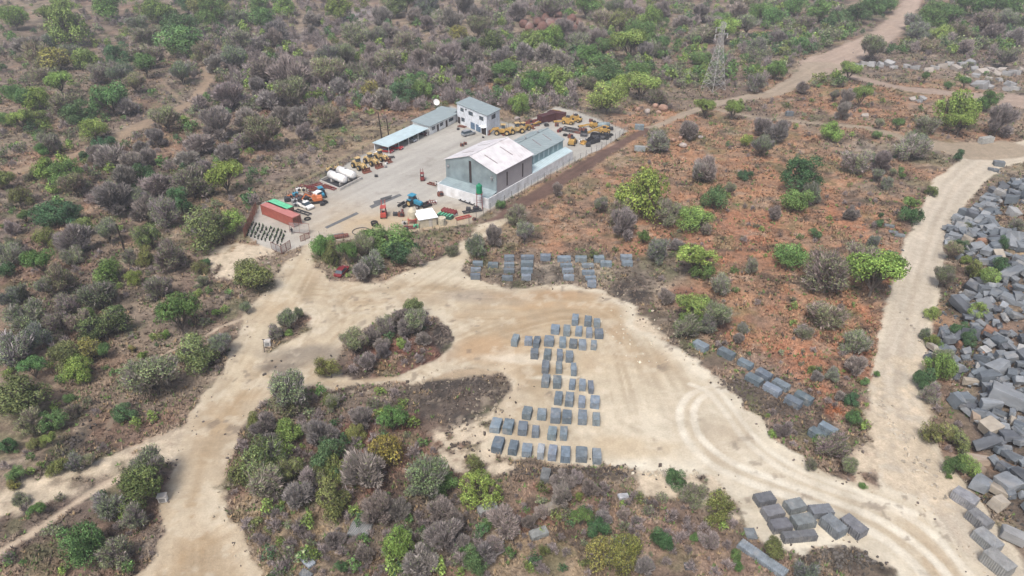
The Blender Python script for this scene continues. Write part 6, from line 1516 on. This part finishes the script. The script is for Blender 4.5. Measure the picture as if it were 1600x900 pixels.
# belts on the ground, ring, slabs
def belt(pts, lab):
    P = [np.array(flat_px(*p)) for p in pts]; c = sum(P) / 4; t = MB(); t.prism([p - c for p in P], 0.0, .035); o = t.build('rubber_belt', rubber); o.location = (*c, .006); tag(o, lab, 'conveyor belt')
belt([(507,355),(511,357.3),(561,334),(557,331.5)], 'long worn grey belt strip lying across the yard entrance')
belt([(577,322),(581,326),(628,305.5),(624,303)], 'longest of the grey belt strips in the mid yard')
belt([(583,315),(585,319),(612,309.5),(611,306.5)], 'short grey belt strip above the longest one')
belt([(594,310),(595,312.5),(613,306.3),(612,304.5)], 'smallest grey belt strip at the top of the strips')
X, Y = flat_px(564.5, 362); mb = MB(); P = [(2.1 * math.cos(a), 1.9 * math.sin(a), .1) for a in np.linspace(0, 2 * math.pi, 33)]; mb.path(P, .1, 6); o = mb.build('pipe_ring', dkst); o.location = (X, Y, 0); tag(o, 'large dark hoop of pipe lying on the yard by the gate bushes', 'pipe ring')
def slab_pile(px, py, yaw, lab, m=rubber, n=4):
    t = thing('board_stack', lab, 'board stack', W3(px, py), yaw)
    for i in range(n): mb = MB(); mb.box((rnd.uniform(-.1, .1), rnd.uniform(-.1, .1), .12 + i * .16), (3.3, 1.1, .12), (0, 0, rnd.uniform(-.08, .08))); mb.build('board', m, t)
slab_pile(534, 371, R(20), 'stack of grey-brown boards behind the front fence', rust, 4); slab_pile(527, 369, R(28), 'flat grey sheet stack left of the brown boards', rubber, 2)
def tyre(px, py, r, lab, flat=True, yaw=0, grp=None, z=0):
    mb = MB(); n = 20; k = 8; P = []; w_ = r * .36
    for i in range(n):
        a = 2 * math.pi * i / n
        for j in range(k):
            b = 2 * math.pi * j / k; q = r - w_ * .55 + w_ * .55 * math.cos(b); P.append((q * math.cos(a), q * math.sin(a), w_ * .75 * math.sin(b)))
    F = [(i * k + j, ((i + 1) % n) * k + j, ((i + 1) % n) * k + (j + 1) % k, i * k + (j + 1) % k) for i in range(n) for j in range(k)]
    mb.add(P, F); o = mb.build('tyre', blk, None, True); X, Y = flat_px(px, py)
    o.location = (X, Y, z + (w_ * .75 if flat else r)); o.rotation_euler = (0 if flat else R(90), 0, yaw); return tag(o, lab, 'tyre', grp)
tyre(480.5, 343, .85, 'single black tyre lying in front of the red container doors'); tyre(586, 352, .9, 'upper black tyre beside the hoop of pipe', True); tyre(585.5, 353, .9, 'black tyre stacked beneath another beside the pipe hoop', True, z=-.0).location.z = .95
tyre(581, 362, .8, 'dark tyre lower right of the pipe hoop')
# seedling plot
o0, oa, ob = np.array(flat_px(395, 349)), np.array(flat_px(446, 363)), np.array(flat_px(386, 368))
bag_me = None; NR, NC = 9, 10; n_b = 0
mbb = MB(); mbb.tube((0, 0, 0), (0, 0, .42), .22, .24, 8); mbl = MB()
for k in range(9):
    a = rnd.uniform(0, 6.28); b = rnd.uniform(.15, .42); mbl.add([(0, 0, .4), (.26 * math.cos(a), .26 * math.sin(a), .4 + b), (.2 * math.cos(a + .8), .2 * math.sin(a + .8), .45 + b * .6)], [(0, 1, 2)])
def seedling(loc, lab):
    global bag_me, n_b
    if bag_me is None:
        o = mbb.build('seedling_bag', blk); l = mbl.build('seedling', mat('seedling_leaf', (.04, .10, .03), .7), o); bag_me = (o, l)
    else:
        o = bag_me[0].copy(); C.objects.link(o); l = bag_me[1].copy(); C.objects.link(l); l.parent = o
    o.location = loc; o.rotation_euler = (0, 0, rnd.uniform(0, 6)); s = rnd.uniform(.6, .95); o.scale = (s, s, s); tag(o, lab, 'seedling bag', 'seedling bags in rows on the fenced plot'); n_b += 1
for i in range(NR):
    for j in range(NC):
        if rnd.random() < .10: continue
        p = o0 + (oa - o0) * j / (NC - 1) + (ob - o0) * i / (NR - 1) * 1.02 + np.array((rnd.uniform(-.12, .12), rnd.uniform(-.12, .12)))
        ords = NUM
        seedling((p[0], p[1], 0.0), f"black seedling bag, {ords[j]} from the left in the {ords[i]} row counted from the container")
# scrap: several kinds, each thing on its own
def boom(px, py, yaw, L_, paint, lab):
    t = thing('digger_boom', lab, 'digger boom', W3(px, py), yaw)
    mb = MB(); mb.beam((-L_ / 2, 0, .35), (0, 0, .95), .45, .55); mb.beam((0, 0, .95), (L_ / 2, 0, .4), .42, .45); mb.build('arm', paint, t)
    mb = MB(); mb.tube((-L_ * .3, .12, .9), (L_ * .1, .12, 1.35), .1); mb.build('hydraulic_ram', steelp, t)
    for x in (-L_ / 2, L_ / 2): mb = MB(); mb.tube((x, -.35, .35), (x, .35, .35), .24, .24, 8); mb.build('pivot', dkst, t)
def machine_body(px, py, yaw, paint, lab, s=1.0, wheels=True):
    t = thing('scrap_machine', lab, 'scrap machine', W3(px, py), yaw); t.scale = (s, s, s)
    mb = MB(); mb.side([(-2, .6), (2, .6), (2.1, 1.3), (.8, 1.6), (.6, 2.2), (-.6, 2.3), (-2, 1.9)], -.95, .95); mb.build('hull', paint, t)
    mb = MB(); mb.box((-.2, 0, 2.5), (1.3, 1.4, .5), top=.8); mb.box((1.5, .3, 1.75), (.6, .5, .5)); mb.build('engine_block', dkst, t)
    mb = MB(); mb.tube((-1.4, .4, 1.9), (-1.4, .4, 2.9), .08); mb.build('exhaust_stack', rust, t)
    if wheels:
        for x in (-1.3, 1.3):
            for q in (-1, 1): wheel(t, x, q * 1.05, .6, .4)
def bucket(px, py, yaw, m, lab, s=1.0):
    t = thing('digger_bucket', lab, 'digger bucket', W3(px, py), yaw); t.scale = (s, s, s)
    mb = MB()
    prof = [(-.7, .0), (.5, .0), (.8, .5), (.7, 1.1)]
    for a, b in zip(prof[:-1], prof[1:]): mb.beam((a[0], 0, a[1] + .05), (b[0], 0, b[1] + .05), 1.8, .08)
    mb.build('shell', m, t)
    for q in (-1, 1): mb = MB(); mb.side([(-.7, .02), (.5, .02), (.8, .5), (.7, 1.15), (-.1, .9)], q * .9 - .04, q * .9 + .04); mb.build('side_plate', m, t)
    mb = MB()
    for k in range(5): mb.box((-.85, -.72 + k * .36, .06), (.35, .12, .08))
    mb.build('cutting_edge', dkst, t)
def frame_(px, py, yaw, L_, m, lab, W_=1.0):
    t = thing('steel_frame', lab, 'steel frame', W3(px, py), yaw)
    for q in (-1, 1): mb = MB(); mb.box((0, q * W_ / 2, .35), (L_, .16, .28)); mb.build('side_rail', m, t)
    for k in range(4): mb = MB(); mb.box((-L_ / 2 + .2 + k * (L_ - .4) / 3, 0, .35), (.14, W_, .2)); mb.build('crossbar', m, t)
def heap_block(px, py, yaw, m, lab, s=1.0):
    t = thing('engine_unit', lab, 'engine', W3(px, py), yaw); t.scale = (s, s, s)
    mb = MB(); mb.box((0, 0, .6), (1.5, 1.0, 1.0), bev=.12); mb.build('housing', m, t)
    mb = MB(); mb.tube((.2, -.6, .7), (.2, .6, .7), .42, .42, 12); mb.tube((-.4, 0, 1.0), (-.4, 0, 1.5), .16, .12); mb.build('flywheel', dkst, t)
Zs = lambda X, Y: (840 + X / 9, 160 + Y / 9)
S = []
def s_(f, X, Y, *a): S.append((f, *Zs(X, Y), *a))
s_('boom', 340, 300, -25, 6, yel); s_('mach', 430, 300, -20, yel, 1.0); s_('mach', 540, 270, -30, yel, .95); s_('boom', 500, 240, -20, 5, yel)
s_('mach', 800, 350, 20, yel, .8); s_('boom', 700, 350, 0, 6, yel); s_('boom', 880, 390, 20, 6.5, yel); s_('boom', 950, 370, -20, 5, yel); s_('boom', 780, 430, 25, 5, yel); s_('mach', 940, 430, 15, yel, .8); s_('boom', 850, 330, -12, 5, yel2)
s_('mach', 490, 590, 70, yel, .9); s_('heap', 460, 500, 30, rust, 1.1); s_('bucket', 640, 585, 40, yel, .9); s_('heap', 600, 560, 0, white2, .7)
s_('bucket', 650, 470, 80, dkst, 1.2); s_('heap', 660, 410, 10, rust, 1.0); s_('heap', 600, 400, 60, rust, .9); s_('bucket', 800, 510, 60, dkst, 1.5); s_('bucket', 740, 570, 20, dkst, 1.5); s_('heap', 830, 560, 30, dkst, 1.4); s_('bucket', 900, 510, 70, dkst, 1.3); s_('heap', 960, 490, 0, dkst, 1.2); s_('tyre', 1030, 465, 0, 0); s_('tyre', 1000, 490, 0, 0)
s_('heap', 1030, 390, 0, dkst, 1.0); s_('frame', 480, 380, -32, 6, dkst); s_('frame', 420, 410, -30, 5, dkst); s_('frame', 530, 430, -30, 4, rust); s_('heap', 270, 335, 0, rust, .9); s_('heap', 330, 400, 40, rust, .9); s_('heap', 380, 390, 40, steelp, .8)
s_('bucket', 245, 205, 60, yel, 1.8); s_('mach', 115, 220, 10, redp, .6); s_('heap', 345, 225, -20, ltblue, 1.5); s_('heap', 160, 262, 20, white2, .8); s_('tyre', 125, 335, 0, 0); s_('tyre', 125, 322, 0, 0); s_('heap', 750, 275, 0, rust, .9); s_('tyre', 390, 470, 0, 0); s_('heap', 300, 420, 20, rustred, .8); s_('heap', 680, 535, 20, steelp, .5); s_('frame', 30, 270, 30, 6, rustred); s_('tyre', 970, 520, 0, 0); s_('heap', 710, 620, 0, dkst, 1.0)
Zt = lambda X, Y: (750 + X / 15, 180 + Y / 15)
for (f, X, Y, *a) in [('frame', 1150, 200, 32, 7, rustred), ('frame', 1250, 150, 34, 6, rustred), ('frame', 1330, 230, 34, 6, dkst), ('frame', 1200, 280, 30, 6, rust), ('boom', 1360, 220, 34, 4, yel), ('heap', 1060, 310, 20, white2, 1.1), ('heap', 1180, 180, 0, rust, 1.0), ('heap', 960, 240, 0, rust, .8), ('frame', 1420, 210, 30, 5, steelp)]: S.append((f, *Zt(X, Y), *a))
# around the pickup
Zp = lambda X, Y: (400 + X / 11.25, 280 + Y / 11.25)
for (f, X, Y, *a) in [('frame', 930, 160, -25, 6, rustred), ('frame', 1010, 130, 40, 5, rustred), ('frame', 1120, 170, 30, 5, rust), ('frame', 1200, 160, 40, 4, rust), ('heap', 760, 220, 10, white2, 1.0), ('heap', 700, 300, 20, bluet, 1.0), ('heap', 600, 330, 30, orangep, .8), ('heap', 760, 350, 0, rust, 1.0), ('heap', 800, 400, 20, dkst, 1.3), ('heap', 870, 390, 40, dkst, 1.2), ('frame', 800, 330, -20, 5, dkst), ('heap', 690, 420, 10, steelp, 1.1), ('heap', 1170, 460, 20, dkst, .8), ('heap', 700, 480, 0, steelp, .9), ('tyre', 1210, 420, 0, 0), ('frame', 830, 600, -33, 5, dkst), ('heap', 560, 390, 20, dkst, 1.1), ('frame', 1060, 210, -10, 4, rust), ('heap', 840, 220, 0, cream, 1.0), ('frame', 1290, 160, -36, 5, rustred)]: S.append((f, *Zp(X, Y), *a))
# between tanks, carport, shed front and gate
for (f, x, y, *a) in [('frame', 521, 268, 40, 5, dkst), ('heap', 515, 267, 40, yel2, 1.0), ('heap', 527, 264, 40, yel2, .9), ('heap', 606, 251, 0, rustred, .8), ('heap', 604, 257, 40, white2, .6), ('frame', 609, 247.5, 20, 3, dkst), ('heap', 588, 276.5, 0, dkst, .6), ('heap', 603, 262, 0, steelp, .5),
    ('heap', 688, 306, 20, rust, 1.0), ('heap', 689, 299, 60, rust, .8), ('frame', 676, 289, -30, 3, rust), ('heap', 684, 290.5, -20, conc, .9), ('frame', 738, 331.5, 20, 5, dkst), ('heap', 744, 329, 20, dkst, 1.0), ('heap', 732, 329, 0, dkst, .8), ('frame', 724, 341.5, 30, 4, redm), ('heap', 704, 300, -35, rust, .7), ('frame', 716, 309, -38, 5, rust), ('frame', 730, 317, -38, 5, dkst), ('heap', 627, 338, 0, rust, 1.0), ('boom', 628, 334, 95, 3, rustred), ('heap', 618, 337, 0, dkst, .8),
    ('heap', 680, 317.5, 0, white2, .6), ('frame', 640, 357, 0, 3, rustred), ('heap', 650, 356, 0, greenc, .8), ('heap', 632, 351, 0, conc, .8), ('heap', 635, 359, 10, dkst, .6), ('heap', 722, 228.5, 0, rust, .8), ('heap', 727, 226, 0, rust, .7), ('heap', 716, 203, 0, dkst, .6), ('frame', 722, 199, -30, 3, rust), ('heap', 755, 215.5, 0, dkst, .45), ('heap', 741, 344, 20, rust, .6), ('frame', 706, 338, 30, 3, steelp)]: S.append((f, x, y, *a))
CN = {id(yel): 'yellow', id(yel2): 'cream-yellow', id(dkst): 'black oily', id(rust): 'rusty brown', id(rustred): 'dark red', id(redm): 'bright red', id(redp): 'red', id(white2): 'white', id(ltblue): 'pale blue', id(steelp): 'grey', id(bluet): 'blue', id(orangep): 'orange', id(cream): 'cream', id(conc): 'pale grey', id(greenc): 'green', 0: 'black'}
NMK = dict(boom='digger arm', mach='scrapped machine', bucket='digger bucket', heap='engine unit', frame='steel frame', tyre='tyre')
SL = [("the maroon container",870,174),("the far right yard corner",965,205),("the shed's far end wall",890,228),("the yellow machine bodies",895,190),("the black bucket heap",930,222),("the office end wall",785,200),("the storage shed ridge",845,200),("the white pickup",478,322),("the orange digger",494,315),("the red container doors",470,345),("the fuel tank bund",530,280),("the carport end post",607,240),("the silver car at the office",732,210),
 ("the green tank stand",750,325),("the white-roofed shed",668,340),("the red forklift behind the bush",600,338),("the warehouse's front left corner",691,297),("the two-storey office door",718,195),("the blue-roofed tractor",648,320),("the maroon debris by the white-roofed shed",700,335)]
labs = autolabel([(s[1], s[2], f"{CN.get(id(s[5]) if s[0] in ('boom','frame') else (id(s[4]) if s[0] in ('mach','heap','bucket') else 0), 'grey')} {NMK[s[0]]}") for s in S], SL)
for s, lab in zip(S, labs):
    f, px, py = s[:3]; a = s[3:]
    if f == 'boom': boom(px, py, R(a[0]), a[1], a[2], lab)
    elif f == 'mach': machine_body(px, py, R(a[0]), a[1], lab, a[2])
    elif f == 'bucket': bucket(px, py, R(a[0]), a[1], lab, a[2])
    elif f == 'heap': heap_block(px, py, R(a[0]), a[1], lab, a[2])
    elif f == 'frame': frame_(px, py, R(a[0]), a[1], a[2], lab)
    elif f == 'tyre': tyre(px, py, .85, lab, z=rnd.uniform(0, .2))
# covered trailers by the white-roofed shed
for (px, py, m_, lab) in ((702, 333, rustred, 'maroon ridged cover lying behind the white-roofed shed'), (696, 340, greenc, 'green rounded bin cover beside the cream round tank')):
    t = thing('covered_bin', lab, 'bin', W3(px, py), R(-28)); mb = MB(); mb.box((0, 0, .5), (4.2, 1.6, .9), bev=.2); mb.build('body', m_ if m_ is rustred else dkgreen, t)
    for k in range(5): mb = MB(); mb.box((-1.7 + k * .85, 0, .98), (.3, 1.5, .18), bev=.05); mb.build('ridge', m_, t)
X, Y = flat_px(903, 203.5, 0); X, Y = flat_px(943, 199); t = thing('gas_cylinder_tank', 'grey-blue horizontal tank near the far corner of the scrapyard', 'storage tank', (X, Y, 0), R(12))
mb = MB(); mb.tube((-1.8, 0, .9), (1.8, 0, .9), .8, .8, 16); mb.tube((1.8, 0, .9), (2.1, 0, .9), .8, .45, 16); mb.tube((-2.1, 0, .9), (-1.8, 0, .9), .45, .8, 16); mb.build('tank_shell', mat('grey_blue_tank', (.20, .26, .28), .5), t, True)
for x in (-1.1, 1.1): mb = MB(); mb.box((x, 0, .15), (.3, 1.2, .3)); mb.build('saddle', conc, t)
# white utility boxes
def ubox(px, py, lab):
    X, Y = flat_px(px, py); t = thing('utility_box', lab, 'utility box', (X, Y, hz(X, Y)), R(10))
    mb = MB(); mb.box((0, 0, .55), (1.1, .8, 1.0), bev=.05); mb.build('cabinet', white2, t); mb = MB(); mb.box((0, 0, 1.1), (1.25, .95, .08)); mb.build('lid', conc, t); mb = MB(); mb.box((0, -.41, .5), (.8, .03, .7)); mb.build('door', steelp, t)
ubox(418, 537, 'white box at the tip of the brush island in the sand road'); ubox(256, 783, 'white box beside the dark olive bush at the left road edge'); 

# person by the gate
def person(px, py):
    X, Y = flat_px(px, py); V = [(0, 0, .95), (0, 0, 1.2), (0, 0, 1.45), (0, 0, 1.56), (0, 0, 1.72), (.10, 0, .9), (.12, .03, .5), (.13, 0, .08), (.14, .14, .04), (-.10, 0, .9), (-.12, -.04, .5), (-.13, -.06, .08), (-.14, .08, .04), (.2, 0, 1.4), (.27, .02, 1.12), (.28, .12, .88), (-.2, 0, 1.4), (-.27, .02, 1.12), (-.28, .1, .88)]
    E_ = [(0, 1), (1, 2), (2, 3), (3, 4), (0, 5), (5, 6), (6, 7), (7, 8), (0, 9), (9, 10), (10, 11), (11, 12), (2, 13), (13, 14), (14, 15), (2, 16), (16, 17), (17, 18)]
    rad = [.15, .15, .16, .07, .11, .10, .07, .05, .045, .10, .07, .05, .045, .07, .05, .035, .07, .05, .035]
    me = bpy.data.meshes.new('person'); me.from_pydata(V, E_, []); o = bpy.data.objects.new('person', me); C.objects.link(o); o.modifiers.new('s', 'SKIN')
    for i, q in enumerate(rad): me.skin_vertices[0].data[i].radius = (q, q)
    me.skin_vertices[0].data[0].use_root = True
    o.modifiers.new('d', 'SUBSURF').levels = 1; me.materials.append(cloth_m)
    o.location = (X, Y, 0.02); o.rotation_euler = (0, 0, R(200)); tag(o, 'person in dark clothes standing at the open mesh gate', 'person')
    mb = MB(); mb.tube((0, 0, 1.72), (0, 0, 1.84), .11, .07, 10); mb.build('hair', blk, o, True)
person(456.8, 366)
# ---------------------------------------------------------------- thin haze over the valley
hm = bpy.data.materials.new('haze'); hm.use_nodes = True; nt = hm.node_tree; nt.nodes.clear()
pv = nt.nodes.new('ShaderNodeVolumePrincipled'); pv.inputs['Color'].default_value = (.86, .92, 1.0, 1); pv.inputs['Density'].default_value = .00030
mo = nt.nodes.new('ShaderNodeOutputMaterial'); nt.links.new(pv.outputs[0], mo.inputs['Volume'])
mb = MB(); mb.box((0, 0, 38), (15000, 15000, 100)); hzo = mb.build('haze', hm)
tag(hzo, 'thin pale haze lying over the whole valley', 'haze', kind='stuff')

import collections
_lab = collections.defaultdict(list)
for o in C.objects:
    l_ = o.get('label')
    if l_ and o.parent is None:
        _lab[l_].append(o)
        if len(l_.replace('-', '').split()) > 16: print('LONG', l_)
for l_, os_ in _lab.items():
    if len(os_) > 1: print('DUP', len(os_), l_)
